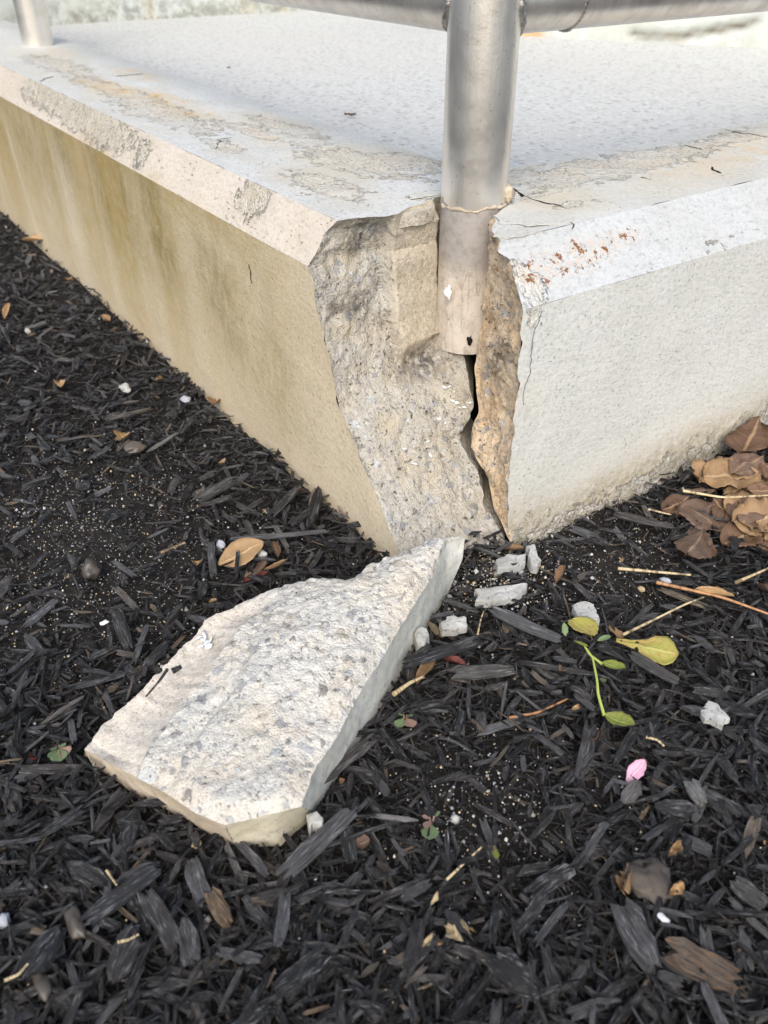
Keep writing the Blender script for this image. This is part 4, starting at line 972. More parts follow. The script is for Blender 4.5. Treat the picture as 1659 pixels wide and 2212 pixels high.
# sandy spill at the foot of the break
m = 900; th = rs.rand(m) * 6.28; rr = np.abs(rs.normal(0, 0.035, m)); sp = np.stack([0.018 + rr * np.cos(th), 0.055 + rr * np.sin(th)], -1)
pp = np.concatenate([pp, sp]); ss = np.concatenate([ss, 0.0007 * np.exp(rs.normal(0, 0.5, m))]); zz_ = np.concatenate([zz_, rs.uniform(0.001, 0.008, m)])
n = len(pp); J = oct_[None] * (1 + 0.35 * rs.uniform(-1, 1, (n, 6, 3))) * rs.uniform(0.65, 1.25, (n, 1, 3))
V = np.einsum('nij,nvj->nvi', rot_mats(rs, n, None, 1, 1), J * ss[:, None, None]) + np.stack([pp[:, 0], pp[:, 1], soil_z(pp[:, 0], pp[:, 1]) + zz_], -1)[:, None, :]
F = (octf[None] + (np.arange(n) * 6)[:, None, None]).reshape(-1, 3)
tag(link('pale_grit', mesh_np('pale_grit', V.reshape(-1, 3), F, True, dict(rnd=np.repeat(rs.rand(n), 6))), M['grit']), 'pale grains of grit scattered through the mulch', None, None, 'stuff')

# ------------------------------------------------------------------ the fallen piece of concrete
CB = np.array([0.055, -0.115, 0.0])
chunk = empty('concrete_chunk', CB, 'large wedge of broken pale concrete lying on the mulch, pointed end against the wall', 'concrete chunk')
def zlerp(pts, z0, z1):
    n = len(pts); return np.array([on_z(q[0], q[1], z0 + (z1 - z0) * k / (n - 1)) for k, q in enumerate(pts)])
cl = zlerp([(182, 1618), (230, 1557), (299, 1499), (374, 1418), (417, 1376), (443, 1340), (486, 1319), (560, 1287), (620, 1268), (678, 1258), (715, 1264), (758, 1260), (784, 1234), (859, 1207), (939, 1175), (996, 1157)], 0.013, 0.040)
cr_ = zlerp([(651, 1743), (678, 1666), (731, 1586), (768, 1511), (822, 1426), (880, 1330), (934, 1245), (966, 1175), (998, 1159)], 0.036, 0.040)
cb = np.array([on_z(q[0], q[1], z) for q, z in [((182, 1618), .013), ((278, 1671), .019), ((358, 1714), .024), ((422, 1756), .028), ((486, 1783), .031), ((550, 1767), .034), ((651, 1743), .036)]])
nu, nv = 110, 190; s = np.linspace(0, 1, nu); v = np.linspace(0, 1, nv)
A_, B_, D_ = resample(cl, v), resample(cr_, v), resample(cb, s)
def wig(c, amp, sd):
    t = np.arange(len(c)); w_ = np.clip(np.minimum(t, t[::-1]) / 3.0, 0, 1)[:, None]
    return c + amp * w_ * np.stack([n1(t, 0.35, sd, 4), n1(t, 0.35, sd + 1, 4), 0.4 * n1(t, 0.3, sd + 2, 3)], -1)
A_, B_, D_ = wig(A_, 0.0022, 81), wig(B_, 0.0007, 84), wig(D_, 0.0005, 87)
G = A_[:, None] * (1 - s)[None, :, None] + B_[:, None] * s[None, :, None]
G = G + (D_ - G[0])[None] * ((1 - v) ** 5)[:, None, None]
Ng = np.tile(np.array([0, 0, 1.0]), (nv, nu, 1)); uu, vv = np.meshgrid(s, v)
eg = np.clip(np.minimum(uu, 1 - uu) / 0.05, 0, 1) * np.clip(vv / 0.02, 0, 1) * np.clip((1 - vv) / 0.08, 0, 1)
# smooth concave track of the post along the left edge, rough beyond its lip
lip = 0.30 - 0.16 * vv + 0.02 * n1(vv, 14, 91, 3)
trk = sstep(lip + 0.012, lip - 0.006, uu) * sstep(0.52, 0.40, vv)
step2 = sstep(lip + 0.20 + 0.03 * n1(vv, 20, 93), lip + 0.17, uu) * (1 - trk) * sstep(0.40, 0.22, vv + 0.04 * n1(uu, 30, 94))
hump = 0.010 * np.sin(np.pi * np.clip(uu, 0, 1)) * np.sin(np.pi * np.clip(vv * 0.9 + 0.06, 0, 1))
rough_ = 0.0030 * fbm(G, 26, 3, 95) + 0.0014 * fbm(G, 80, 4, 96) + 0.0010 * fbm(G, 270, 2, 98) - 0.0014 * np.abs(fbm(G, 44, 2, 196)) - 0.0012 * np.abs(fbm(G, 120, 2, 197)) + 0.002
dz = (hump + rough_ * (1 - 0.9 * trk) - 0.0045 * trk * np.sin(np.pi * np.clip(uu / np.maximum(lip, .05), 0, 1)) + 0.002 * (1 - trk) - 0.003 * step2) * eg
G = G + Ng * dz[..., None]
Nn = grid_normals(G); Nn = Nn if Nn[90, 50, 2] > 0 else -Nn
V = (G - CB).reshape(-1, 3); px_, py_ = to_pix(G.reshape(-1, 3))
dirt = np.zeros(len(V))
for q, r in [((622, 1352), 10), ((500, 1390), 14), ((470, 1395), 16), ((380, 1480), 14), ((440, 1375), 14), ((375, 1665), 10)]:
    dirt = np.maximum(dirt, np.clip(1 - np.hypot(px_ - q[0], py_ - q[1]) / r, 0, 1))
cf = link('fracture_face', mesh_np('fracture_face', V, grid_faces(nu, nv), True, dict(dirt=dirt * 0.9, smooth=(trk * 0.95).ravel(), tone=np.tile([0.70, 0.62, 0.52], (len(V), 1)))), M['fract_pale'], chunk)
rs = np.random.RandomState(8)
scatter_stones(G - CB, Nn, cf, 44, 0.004, 0.012, rs, skip=lambda j, i: trk[j, i] > 0.1 or uu[j, i] < 0.1 * (1 - vv[j, i]), sink=0.34, kinds=STONES_PALE)
# sides, from the rim of the broken face down into the mulch
Gb = G - CB
def down(rim, pix, mat, name, rough, seed):
    foot = np.array([on_z(q[0], q[1], q[2] if len(q) > 2 else -0.004) for q in pix]) - CB; foot = resample(foot, np.linspace(0, 1, len(rim)))
    foot = foot + 0.0012 * np.stack([n1(np.arange(len(rim)), 0.06, seed), n1(np.arange(len(rim)), 0.06, seed + 1), np.zeros(len(rim))], -1)
    return strip(name, rim, foot, 16, mat, chunk, ('stain',), True, rough, 120, seed)
down(Gb[:, -1][::-1], [(1004, 1164, 0.036), (998, 1207, 0.022), (966, 1284), (918, 1366), (854, 1482), (774, 1610), (726, 1686), (678, 1754)], M['chunk_paint'], 'painted_side', 0.0012, 3)
kf = int(np.argmin(np.abs(D_[:, 0] - cb[4][0]) + np.abs(D_[:, 1] - cb[4][1])))
down(Gb[0, kf:][::-1], [(678, 1754), (662, 1780), (608, 1829), (512, 1834)], M['chunk_chamfer'], 'chamfer_side', 0.0012, 5)
down(Gb[0, :kf + 1][::-1], [(512, 1834), (464, 1808), (390, 1766), (273, 1702), (182, 1637)], M['chunk_coping'], 'coping_side', 0.0012, 7)
lf = Gb[:, 0]; ft = Gb[:, 4].copy(); ft[:, 2] = np.where(np.linspace(0, 1, len(ft)) > 0.93, 0.02, -0.004)
strip('lower_side', lf, ft, 6, M['fract_pale'], chunk, ATF, False, 0.001, 120, 9)

# ------------------------------------------------------------------ loose things on the bed
def gp(px, py, h=0.006):
    p = on_z(px, py, 0.0)
    for _ in range(3): p = on_z(px, py, float(soil_z(np.array(p[0]), np.array(p[1]))) + h)
    return p
def place_chip(px0, py0, px1, py1, k, key, label, width=None, lift=0.0135, group=None, cat='wood chip'):
    width *= 0.78
    a, b = gp(px0, py0, lift), gp(px1, py1, lift); d = b - a; L = np.linalg.norm(d) * 1.02
    o = bpy.data.objects.new('wood_chip', chip_me(k, key)); COL.objects.link(o)
    wid = np.ptp(HI[k][0][:, 1]); hei = np.ptp(HI[k][0][:, 2])
    sy = L if width is None else width / wid
    sz = L if width is None else min(width * 0.45, 0.009) / hei
    o.matrix_world = Matrix.Translation(Vector((a + b) / 2)) @ Vector(d).to_track_quat('X', 'Z').to_matrix().to_4x4() @ Matrix.Diagonal((L, sy, sz, 1))
    return tag(o, label, cat, group)
HERO = [
    ((240, 905), (325, 882), 2, 'brown_grey', 'rounded grey-brown bark piece beside the left wall face, near the lone grey splinter', .011),
    ((327, 972), (380, 938), 1, 'grey_wood', 'light grey splinter lying alone on the dark mulch left of the wall', .006),
    ((1075, 1325), (1205, 1385), 1, 'chip', 'long black chip sloping down to the right, just below the upper concrete slivers', .014),
    ((880, 1435), (1030, 1385), 5, 'chip', 'long dark chip beside the right edge of the concrete wedge, under the oval concrete crumb', .014),
    ((985, 1455), (1108, 1445), 2, 'grey_dark', 'blunt greyish block of wood with a torn pale end, right of the concrete wedge', .018),
    ((195, 1985), (335, 1885), 1, 'chip', 'long black chip below the left corner of the concrete wedge', .013),
    ((320, 1935), (385, 2045), 5, 'chip', 'fibrous dark chip pointing down to the right, below the concrete wedge', .013),
    ((625, 1880), (755, 1760), 1, 'chip', 'long ridged chip leaning beside the blunt right corner of the concrete wedge', .014),
    ((415, 1860), (445, 1945), 9, 'chip', 'upright dark brown chip directly below the coping side of the concrete wedge', .012),
    ((455, 1930), (495, 1995), 2, 'brown_wood', 'brown bark piece with a tan torn side below the concrete wedge', .012),
    ((250, 2110), (290, 2005), 6, 'chip', 'wide dark plum-black chip standing upright near the bottom left', .017),
    ((400, 1995), (415, 2075), 10, 'chip', 'dark chip tapering to a point, between two wide chips at the bottom left', .013),
    ((1255, 1665), (1275, 1565), 9, 'chip', 'upright black chip left of the pink petal', .011),
    ((1345, 1960), (1415, 2090), 2, 'chip', 'large smooth brown-black chip at the bottom right', .022),
    ((1070, 2070), (1165, 2140), 2, 'chip', 'broad dark brown chip at the bottom edge, right of the middle', .022),
    ((1450, 2055), (1580, 2120), 3, 'brown_patch', 'wide weathered chip with a rusty orange patch at the bottom right', .020),
    ((1425, 1745), (1505, 1750), 6, 'chip', 'blunt black chip near the right edge, below the pink petal', .014),
    ((1500, 1490), (1570, 1500), 2, 'chip', 'flat black bark piece right of the white crumbly lump', .014),
    ((1340, 1115), (1450, 1140), 1, 'chip', 'long black chip lying at the foot of the white wall face', .012),
    ((1430, 1275), (1520, 1310), 5, 'straw_grey', 'split chip with pale straw-coloured edges, below the long orange pine needle', .009),
    ((1370, 1420), (1460, 1475), 1, 'grey_dark', 'grey-black chip with a pale tan end under the yellow-green leaf', .012),
    ((1135, 1435), (1280, 1460), 4, 'chip', 'dark splinter lying across the foot of the small yellow-green plant', .007),
    ((60, 2100), (130, 2010), 6, 'chip', 'broad black chip in the bottom left corner', .018),
    ((95, 1800), (175, 1750), 5, 'chip', 'ridged black chip under the left corner of the concrete wedge', .009),
    ((155, 1870), (225, 1905), 6, 'chip', 'wide dark bark piece left of the long chip at the lower left', .012),
    ((1330, 1650), (1370, 1580), 10, 'chip', 'narrow dark chip beside the pink petal', .008),
    ((1350, 1730), (1380, 1690), 6, 'grey_wood', 'pale grey blunt chip below the pink petal', .011),
    ((1490, 1690), (1520, 1735), 2, 'grey_wood', 'pale grey ribbed block near the right edge, right of the blunt black chip', .014),
    ((1590, 1910), (1650, 1960), 1, 'grey_dark', 'grey weathered chip at the right edge with a brown fleck', .014),
    ((700, 1830), (870, 1770), 8, 'chip', 'thin dark splinter right of the ridged chip beside the concrete wedge', .004),
    ((810, 1765), (895, 1775), 4, 'grey_wood', 'thin grey splinter left of the small reddish seedling', .005),
    ((600, 2140), (700, 2060), 5, 'chip', 'fibrous long chip at the bottom edge, left of the middle', .014),
    ((1150, 1930), (1230, 1880), 1, 'chip', 'dark chip rising to the right, left of the grey-brown lump', .012),
    ((880, 2090), (905, 2000), 5, 'chip', 'thin upright brown-black chip at the bottom middle', .009),
    ((430, 1080), (500, 1040), 3, 'chip', 'dark knotty bark piece close to the foot of the left wall face', .014),
    ((590, 1110), (645, 1050), 2, 'chip', 'stack-like dark block of wood touching the foot of the left wall face', .013),
    ((670, 1130), (690, 1055), 6, 'chip', 'split dark wood piece standing against the foot of the left wall face', .012),
    ((520, 1165), (700, 1150), 1, 'chip', 'long black splinter lying in front of the wall corner, behind the tan leaf', .008),
    ((600, 1440), (660, 1400), 3, 'chip', 'dark bark piece half under the concrete wedge', .01),
    ((690, 1690), (800, 1600), 5, 'chip', 'black chip lying along the painted side of the concrete wedge', .011),
    ((250, 1320), (280, 1400), 2, 'chip', 'flat dark bark piece above the left edge of the concrete wedge', .012),
    ((60, 1350), (120, 1300), 1, 'chip', 'black chip near the left edge beside the gritty soil', .009),
]
M['brown_grey'] = wood_mat('grey_brown_bark', [(0, (0.09, 0.075, 0.06)), (1, (0.12, 0.10, 0.08))], (0.27, 0.24, 0.20), 0.8)
M['grey_dark'] = wood_mat('half_grey_wood', [(0, (0.05, 0.047, 0.045)), (1, (0.075, 0.07, 0.065))], (0.28, 0.26, 0.235), 1.0)
M['brown_patch'] = wood_mat('rusty_chip', [(0, (0.12, 0.085, 0.06)), (1, (0.13, 0.10, 0.075))], (0.40, 0.20, 0.07), 0.8)
M['straw_grey'] = wood_mat('straw_edged_chip', [(0, (0.10, 0.085, 0.06)), (1, (0.12, 0.10, 0.07))], (0.62, 0.48, 0.27), 1.0)
for a, b, k, key, lab, wd in HERO: place_chip(*a, *b, k, key, lab, wd)
# many more individual chips, nearest ones largest
rs = np.random.RandomState(44); made = 0; placed = []; LOOSE = []
cand = sample_ground(9000, rs, 1.1, -10)
for p in cand:
    if made >= 255: break
    if inside(CHW, p[0], p[1]) or in_wall(p[0], p[1], 0.012): continue
    if grit_zone(p[0], p[1]) > 0.35 and rs.rand() < 0.9: continue
    L = rs.uniform(0.014, 0.026) * (1.0 if rs.rand() < 0.75 else 1.3)
    if any((p[0] - q[0]) ** 2 + (p[1] - q[1]) ** 2 < (0.011 if L < .026 else 0.016) ** 2 for q in placed): continue
    placed.append(p); k = int(rs.choice([0, 1, 1, 1, 2, 2, 3, 4, 5, 5, 6, 6, 7, 8, 9, 9, 10, 11, 12, 13, 13, 14, 15]))
    if k % 4 == 3: L *= 0.62
    if k % 4 == 2: L *= 0.7
    o = bpy.data.objects.new('wood_chip', chip_me(k, 'chip')); COL.objects.link(o)
    R = Matrix.Rotation(rs.rand() * 6.283, 4, 'Z') @ Matrix.Rotation(rs.normal(0, 0.16), 4, 'Y') @ Matrix.Rotation(rs.normal(0, 0.3), 4, 'X')
    o.matrix_world = Matrix.Translation((p[0], p[1], float(soil_z(p[0:1], p[1:2])[0]) + rs.uniform(0.008, 0.0145))) @ R @ Matrix.Diagonal((L, L * rs.uniform(0.75, 1.2), L * rs.uniform(0.7, 1.1), 1))
    tag(o, None, 'wood chip', 'black wood chips strewn over the bed'); LOOSE.append((o, ['thin splinter-like', 'flat narrow', 'broad flat', 'blunt chunky'][k % 4] + ' dark wood chip', np.array(p.tolist() + [0.008])))
    made += 1

LAND = [('the pink petal', 1372, 1665), ('the spoon-shaped yellow-green leaf', 1410, 1415), ('the large tan-orange leaf', 520, 1198), ('the dark red leaf', 550, 1250), ('the bottom of the wall crack', 1105, 1175), ('the tip of the concrete wedge', 1000, 1165),
        ('the blunt right corner of the wedge', 670, 1770), ('the left corner of the wedge', 182, 1625), ('the chamfer end of the wedge', 560, 1825), ('the yellow-tan pebble', 425, 1823), ('the dark soil-stained stone', 195, 1232), ('the light grey splinter', 353, 955),
        ('the small two-leaved seedling', 1067, 1845), ('the reddish seedling', 932, 1785), ('the green seedling', 875, 1562), ('the left-hand seedling', 130, 1628), ('the rusty-patched chip', 1515, 2090), ('the big smooth brown-black chip', 1380, 2025), ('the ragged white lump', 1540, 1548),
        ('the white concrete flake', 1265, 1330), ('the oval concrete crumb', 978, 1354), ('the long concrete sliver', 1085, 1287), ('the lilac-grey pebble', 1437, 1255), ('the long pine needle', 1540, 1285), ('the dry leaf pile', 1560, 1120), ('the white shell chip', 1435, 1985), ('the pale rising straw', 1000, 1868),
        ('the bottom left corner of the picture', 20, 2190), ('the bottom right corner of the picture', 1640, 2190), ('the middle of the bottom edge', 830, 2190), ('the long grey stone', 165, 1995), ('the mottled grey stone', 90, 2125), ('the white edge pebble', 8, 1990), ('the bright white pebble', 60, 715),
        ('the foot of the left wall face', 480, 885), ('the long chip under the wedge', 265, 1935), ('the ridged chip at the wedge', 690, 1820), ('the blunt greyish block', 1045, 1450), ('the straw by the right edge', 1625, 1243), ('the lower lime leaf', 1340, 1557), ('the pinkish leaf scrap', 780, 1822),
        ('the brown bark piece', 475, 1962), ('the broad chip on the bottom edge', 1118, 2105), ('the pale grey ribbed block', 1505, 1712), ('the left edge at mid height', 5, 1400), ('the right edge at mid height', 1655, 1500), ('the fibrous chip by the wedge', 352, 1990), ('the white ragged crumb', 270, 838), ('the pale tan leaf', 72, 521)]
USED = set()
def say_where(subject, p, far=False):
    px, py = [float(c) for c in to_pix(np.array(p, float))]
    o = sorted(LAND, key=lambda l: math.hypot(px - l[1], py - l[2]))
    for near in ('just ', '', 'well '):
        for nm, lx, ly in o[:7]:
            dx, dy = px - lx, py - ly; d = math.hypot(dx, dy)
            if (near == 'just ') != (d < 70) and near != '' or near == 'well ' and d < 180: continue
            a = math.degrees(math.atan2(dy, dx)) % 360
            w = ['to the right of', 'below and right of', 'below', 'below and left of', 'to the left of', 'above and left of', 'above', 'above and right of'][int((a + 22.5) // 45) % 8]
            t = f'{subject} {near}{w} {nm}'
            if t not in USED and len(t.split()) <= 16: USED.add(t); return t
    for nm, lx, ly in o[:3]:
        for dist in ('one hand-width', 'two hand-widths'):
            t = f'{subject} some {int(math.hypot(px - lx, py - ly) / 40) + 1} finger-widths from {nm}'
            if t not in USED: USED.add(t); return t
    return subject + ' among others on the mulch'
# concrete crumbs and pebbles
def shard(name, pix, h, mat, label, cat, z=0.0125, seed=0):
    h *= 0.6; z = max(z, 0.0125)
    """flat irregular fragment with real thickness from its outline on the ground"""
    P = np.array([gp(q[0], q[1], z) for q in pix]); c = P.mean(0); n = len(pix) * 5
    P = dense(list(P) + [P[0]], n + 1)[:-1]
    P = P + 0.0019 * np.stack([n1(np.arange(n), 0.45, seed), n1(np.arange(n), 0.45, seed + 1), np.zeros(n)], -1)
    rings = []
    for f, dzz in [(1.02, -0.8), (1.0, 0.62), (0.95, 0.92), (0.62, 1.0), (0.3, 1.03)]:
        q = c + (P - c) * f; q[:, 2] = P[:, 2] + dzz * h; rings.append(q + 0.10 * h * np.stack([fbm(q, 180, 2, seed + k) for k in range(3)], -1) * (2.0 if f < 1 else 1))
    V = np.concatenate(rings + [[c + np.array([0, 0, h])]]); i, j = np.meshgrid(np.arange(n), np.arange(4)); a = (j * n + i).ravel(); b = (j * n + (i + 1) % n).ravel()
    F = [np.stack([a, b, b + n, a + n], 1), np.stack([np.arange(n) + 4 * n, (np.arange(n) + 1) % n + 4 * n, np.full(n, 5 * n)], 1)]
    if np.cross(P[1] - P[0], c - P[0])[2] < 0: F = [f[:, ::-1] for f in F]
    o = link(name, mesh_np(name, V - c, F, False), mat, None, c); return tag(o, label, cat)
shard('concrete_sliver', [(1028, 1280), (1075, 1274), (1140, 1266), (1130, 1284), (1105, 1300), (1060, 1305), (1030, 1305)], 0.006, M['frag'], 'long flat concrete sliver right of the tip of the concrete wedge, with a ragged end', 'concrete crumb', seed=1)
shard('concrete_sliver', [(1072, 1212), (1100, 1204), (1138, 1203), (1135, 1222), (1105, 1232), (1075, 1233)], 0.006, M['frag'], 'pale concrete sliver lying just below the crack in the wall corner', 'concrete crumb', seed=3)
shard('concrete_sliver', [(1138, 1190), (1150, 1186), (1168, 1220), (1160, 1232), (1145, 1228)], 0.008, M['frag'], 'small upright concrete crumb beside the brown leaf under the crack', 'concrete crumb', seed=5)
shard('concrete_crumb', [(1240, 1310), (1258, 1302), (1282, 1312), (1293, 1345), (1275, 1356), (1250, 1348), (1238, 1330)], 0.006, M['frag'], 'white flat concrete flake touching the small yellow-green plant', 'concrete crumb', 0.010, seed=7)
shard('concrete_crumb', [(950, 1350), (970, 1341), (1003, 1342), (1005, 1358), (985, 1366), (958, 1366)], 0.007, M['frag'], 'oval concrete crumb right of the painted side of the wedge', 'concrete crumb', 0.008, seed=9)
shard('concrete_crumb', [(895, 1375), (915, 1364), (924, 1380), (918, 1400), (900, 1405)], 0.009, M['frag'], 'concrete crumb wedged against the painted side of the wedge', 'concrete crumb', 0.007, seed=11)
shard('concrete_crumb', [(665, 1775), (690, 1764), (700, 1775), (690, 1790), (668, 1795)], 0.009, M['frag'], 'concrete crumb at the blunt right corner of the wedge', 'concrete crumb', 0.006, seed=13)
shard('pale_lump', [(1510, 1540), (1530, 1520), (1550, 1525), (1575, 1555), (1560, 1575), (1535, 1560), (1520, 1560)], 0.004, M['frag'], 'ragged white crumbly lump near the right edge', 'concrete crumb', 0.008, seed=15)
def pebble(px, py, wpx, mat, label, cat='pebble', seed=0, asp=(1, .8, .7)):
    p = gp(px, py, 0.0105); d = (p - CAM) @ _d; r = wpx / FPX * d / 2
    return tag(lump('pebble', p, r, mat, None, seed, asp, 3, 0.55, 1.5, loc=p), label, cat)
pebble(477, 1177, 24, M['pebble_grey'], 'round grey pebble above the large tan leaf', seed=3)
pebble(567, 1197, 22, M['frag'], 'small white crumb touching the large tan leaf', 'concrete crumb', 5)
pebble(425, 1823, 20, M['pebble_tan'], 'yellow tan pebble just below the coping side of the wedge', seed=7, asp=(.7, 1.1, .7))
pebble(195, 1232, 44, M['brown_grey'], 'dark soil-stained stone on the gritty soil at the left', 'stone', 9, (1, .9, .9))
pebble(60, 715, 16, M['frag'], 'bright white pebble near the left edge', seed=11)
pebble(270, 838, 34, M['frag'], 'bright white ragged crumb left of the wall', 'concrete crumb', 13, (1.1, .6, .4))
pebble(400, 862, 26, M['pebble_grey'], 'flat grey pebble close to the foot of the left wall face', seed=15, asp=(1, .8, .35))
pebble(290, 966, 42, M['brown_grey'], 'flat brownish stone left of the light grey splinter', 'stone', 17, (1, 1, .3))
pebble(1437, 1255, 24, M['pebble_grey'], 'lilac-grey pebble between two pale straws', seed=19)
pebble(1385, 1273, 16, M['pebble_tan'], 'pale tan pebble left of the lilac-grey pebble', seed=21)
pebble(8, 1990, 34, M['pebble_grey'], 'white pebble on the left edge near the bottom', seed=23)
pebble(165, 1995, 80, M['brown_grey'], 'long grey stone in the lower left, above the wide upright chip', 'stone', 25, (1, .45, .4))
pebble(90, 2125, 70, M['brown_grey'], 'mottled grey stone in the bottom left corner', 'stone', 27, (1, .45, .4))
pebble(1435, 1985, 28, M['flake'], 'bright white chip of shell in the lower right', 'shell', 29, (1, .6, .3))
pebble(1300, 1785, 15, M['frag'], 'tiny white pebble below the pink petal', seed=31)
pebble(225, 1345, 20, M['flake'], 'thin white paint fleck above the left edge of the wedge', 'paint fleck', 33, (.6, 1, .3))
for o_, sub_, p_ in LOOSE: o_['label'] = say_where(sub_, p_)
# paint chips caught on the break and on the chunk
rs = np.random.RandomState(77)
def fleck(p, sz, key, label, cat, group, seed):
    o = lump('paint_fleck', p, sz, M[key], None, seed, (1, rs.uniform(.35, .8), .22), 1, 0.5, 2.0, loc=p)
    o.rotation_euler = (rs.normal(0, .5), rs.normal(0, .5), rs.rand() * 6); return tag(o, label, cat, group)
for k, q in enumerate([(975, 865), (985, 872), (992, 880), (1000, 878), (1010, 873), (968, 838), (958, 836), (980, 850), (950, 905), (962, 915), (872, 970), (926, 955), (895, 1000), (930, 985), (1015, 868)]):
    zz0 = 0.5; j = np.argmin(np.hypot(*(np.array(to_pix(SURF_L.reshape(-1, 3))) - np.array(q)[:, None]))); p = SURF_L.reshape(-1, 3)[j] + SURF_LN.reshape(-1, 3)[j] * 0.001
    fleck(p, rs.uniform(.0018, .0036), 'flake', 'white paint fleck caught on the broken face below the post', 'paint fleck', 'paint flecks on the broken face', 200 + k)
for k, q in enumerate([(430, 1380), (440, 1388), (447, 1394), (452, 1400), (436, 1398), (445, 1378), (455, 1385)]):
    j = np.argmin(np.hypot(*(np.array(to_pix(G.reshape(-1, 3))) - np.array(q)[:, None]))); p = G.reshape(-1, 3)[j] + np.array([0, 0, 0.002])
    fleck(p, rs.uniform(.0022, .0042), 'flake', 'white paint fleck heaped on the upper left edge of the concrete wedge', 'paint fleck', 'paint flecks heaped on the wedge', 300 + k)

def strand(name, pix, rad, key, label, cat, h=0.010, group=None, ends=(1, .6), zs=None):
    h = h + 0.003
    P = np.array([gp(q[0], q[1], h if zs is None else zs[k]) for k, q in enumerate(pix)])
    n = 24; P = resample(P, np.linspace(0, 1, n)); ker = np.array([.25, .5, .25])
    for _ in range(4):
        Pi = P.copy()
        for k in range(3): Pi[1:-1, k] = np.convolve(P[:, k], ker, 'valid')
        P = Pi
    c = P.mean(0); o = tube(name, P - c, rad * np.linspace(ends[0], ends[1], n), M[key], None, 7, True, {'rnd': 0.0}, 0.15, 3)
    lc = np.repeat(np.linspace(0, 3, n), 7); V = len(o.data.vertices); a = np.zeros((V, 3)); a[:len(lc), 0] = lc
    o.data.attributes.new('lc', 'FLOAT_VECTOR', 'POINT').data.foreach_set('vector', a.astype(np.float32).ravel()); o.location = c
    return tag(o, label, cat, group)
strand('pine_needle', [(1418, 1258), (1480, 1272), (1560, 1290), (1665, 1328)], 0.0014, 'twig', 'long orange-brown pine needle running off the right edge', 'pine needle', .012)
strand('straw', [(1335, 1228), (1400, 1234), (1492, 1242)], 0.0013, 'straw', 'straight pale straw at the foot of the white wall, above the lilac-grey pebble', 'straw', .012)
strand('straw', [(1348, 1370), (1410, 1340), (1480, 1305), (1520, 1290)], 0.0010, 'straw', 'thin bent straw above the yellow-green leaf', 'straw', .012)
strand('straw', [(1590, 1258), (1625, 1243), (1665, 1225)], 0.0013, 'straw', 'pale straw at the right edge beside the dry leaves', 'straw', .012)
strand('straw', [(1110, 1090 + 30), (1400, 1100), (1450, 1112)][1:], 0.0009, 'straw', 'short white straw against the foot of the white wall', 'straw', .014)
strand('straw', [(1032, 1370), (1038, 1340), (1045, 1320)], 0.0007, 'straw', 'short thin straw standing below the long concrete sliver', 'straw', .014)
strand('twig', [(1100, 1550), (1160, 1540), (1225, 1510)], 0.0010, 'twig', 'thin red-brown twig below the splinter at the plant', 'twig', .010)
strand('straw', [(965, 1900), (1005, 1862), (1040, 1830)], 0.0008, 'straw', 'pale straw rising to the right at the lower middle', 'straw', .012)
strand('straw', [(1395, 1592), (1420, 1598), (1435, 1612)], 0.0010, 'straw', 'short curved pale straw above the pink petal', 'straw', .011)
strand('straw', [(850, 1500), (885, 1475), (915, 1462)], 0.0016, 'straw', 'curled pale husk beside the painted side of the wedge', 'husk', .012)
strand('twig', [(345, 1195), (400, 1172)], 0.0014, 'brown_wood', 'short brown twig left of the large tan leaf', 'twig', .011)
strand('straw', [(230, 1880), (240, 1895), (252, 1912)], 0.0008, 'straw', 'tiny curved straw above the long chip at the lower left', 'straw', .013)
strand('straw', [(255, 2035), (278, 2030), (300, 2018)], 0.0009, 'straw', 'stubby pale straw in the lower left', 'straw', .013)
strand('straw', [(10, 2118), (40, 2105), (60, 2082)], 0.0009, 'straw', 'yellow straw in the bottom left corner', 'straw', .013)
strand('twig', [(1475, 1060), (1560, 1075), (1660, 1070)], 0.0011, 'straw', 'pale stalk lying across the dry leaves at the right', 'stalk', .034)

# leaves
def leaf_mesh(shape, curl, bend, wave, seed, serr=0.0, nu=25, nv=9):
    u = np.linspace(0, 1, nu); w = np.interp(u, *shape)
    w = w * (1 + (0.10 + 0.5 * serr) * n1(u + seed, 7, seed, 3))
    if serr: w = w * (1 + serr * np.abs(((u * 9) % 1) - 0.5))
    U, Vv = np.meshgrid(u, np.linspace(-1, 1, nv)); Wd = np.interp(U, u, w)
    x = U - 0.5; y = Vv * Wd * 0.5
    r = np.random.RandomState(seed)
    z = curl * (Vv ** 2) * Wd + bend * (U - 0.5) ** 2 + wave * fbm(np.stack([U, Vv * 0.5, U * 0 + seed], -1), 3, 3, seed)
    y = y * (1 - 0.35 * min(1, abs(curl)) * Vv ** 2); y = y + 0.04 * n1(U, 3, seed)
    V = np.stack([x, y, z], -1).reshape(-1, 3); LC = np.stack([U, Vv * 0.5, U * 0 + seed * 0.37], -1).reshape(-1, 3)
    n = len(V); V = np.concatenate([V, V - np.array([0, 0, 0.0025])]); LC = np.concatenate([LC, LC])   # thickness
    f = grid_faces(nu, nv); F = [f, f[:, ::-1] + n]
    b = np.concatenate([np.arange(nu), np.arange(1, nv) * nu + nu - 1, (nv - 1) * nu + np.arange(nu - 2, -1, -1), np.arange(nv - 2, 0, -1) * nu]); b2 = np.roll(b, -1)
    F.append(np.stack([b2, b, b + n, b2 + n], 1))
    return mesh_np('leaf', V, np.concatenate(F), True, dict(lc=LC, rnd=np.zeros(len(V))))
OV = ([0, .08, .25, .45, .65, .85, .96, 1], [.02, .18, .42, .52, .50, .32, .12, .0])
NAR = ([0, .1, .3, .55, .8, .95, 1], [.03, .14, .26, .31, .25, .1, .0])
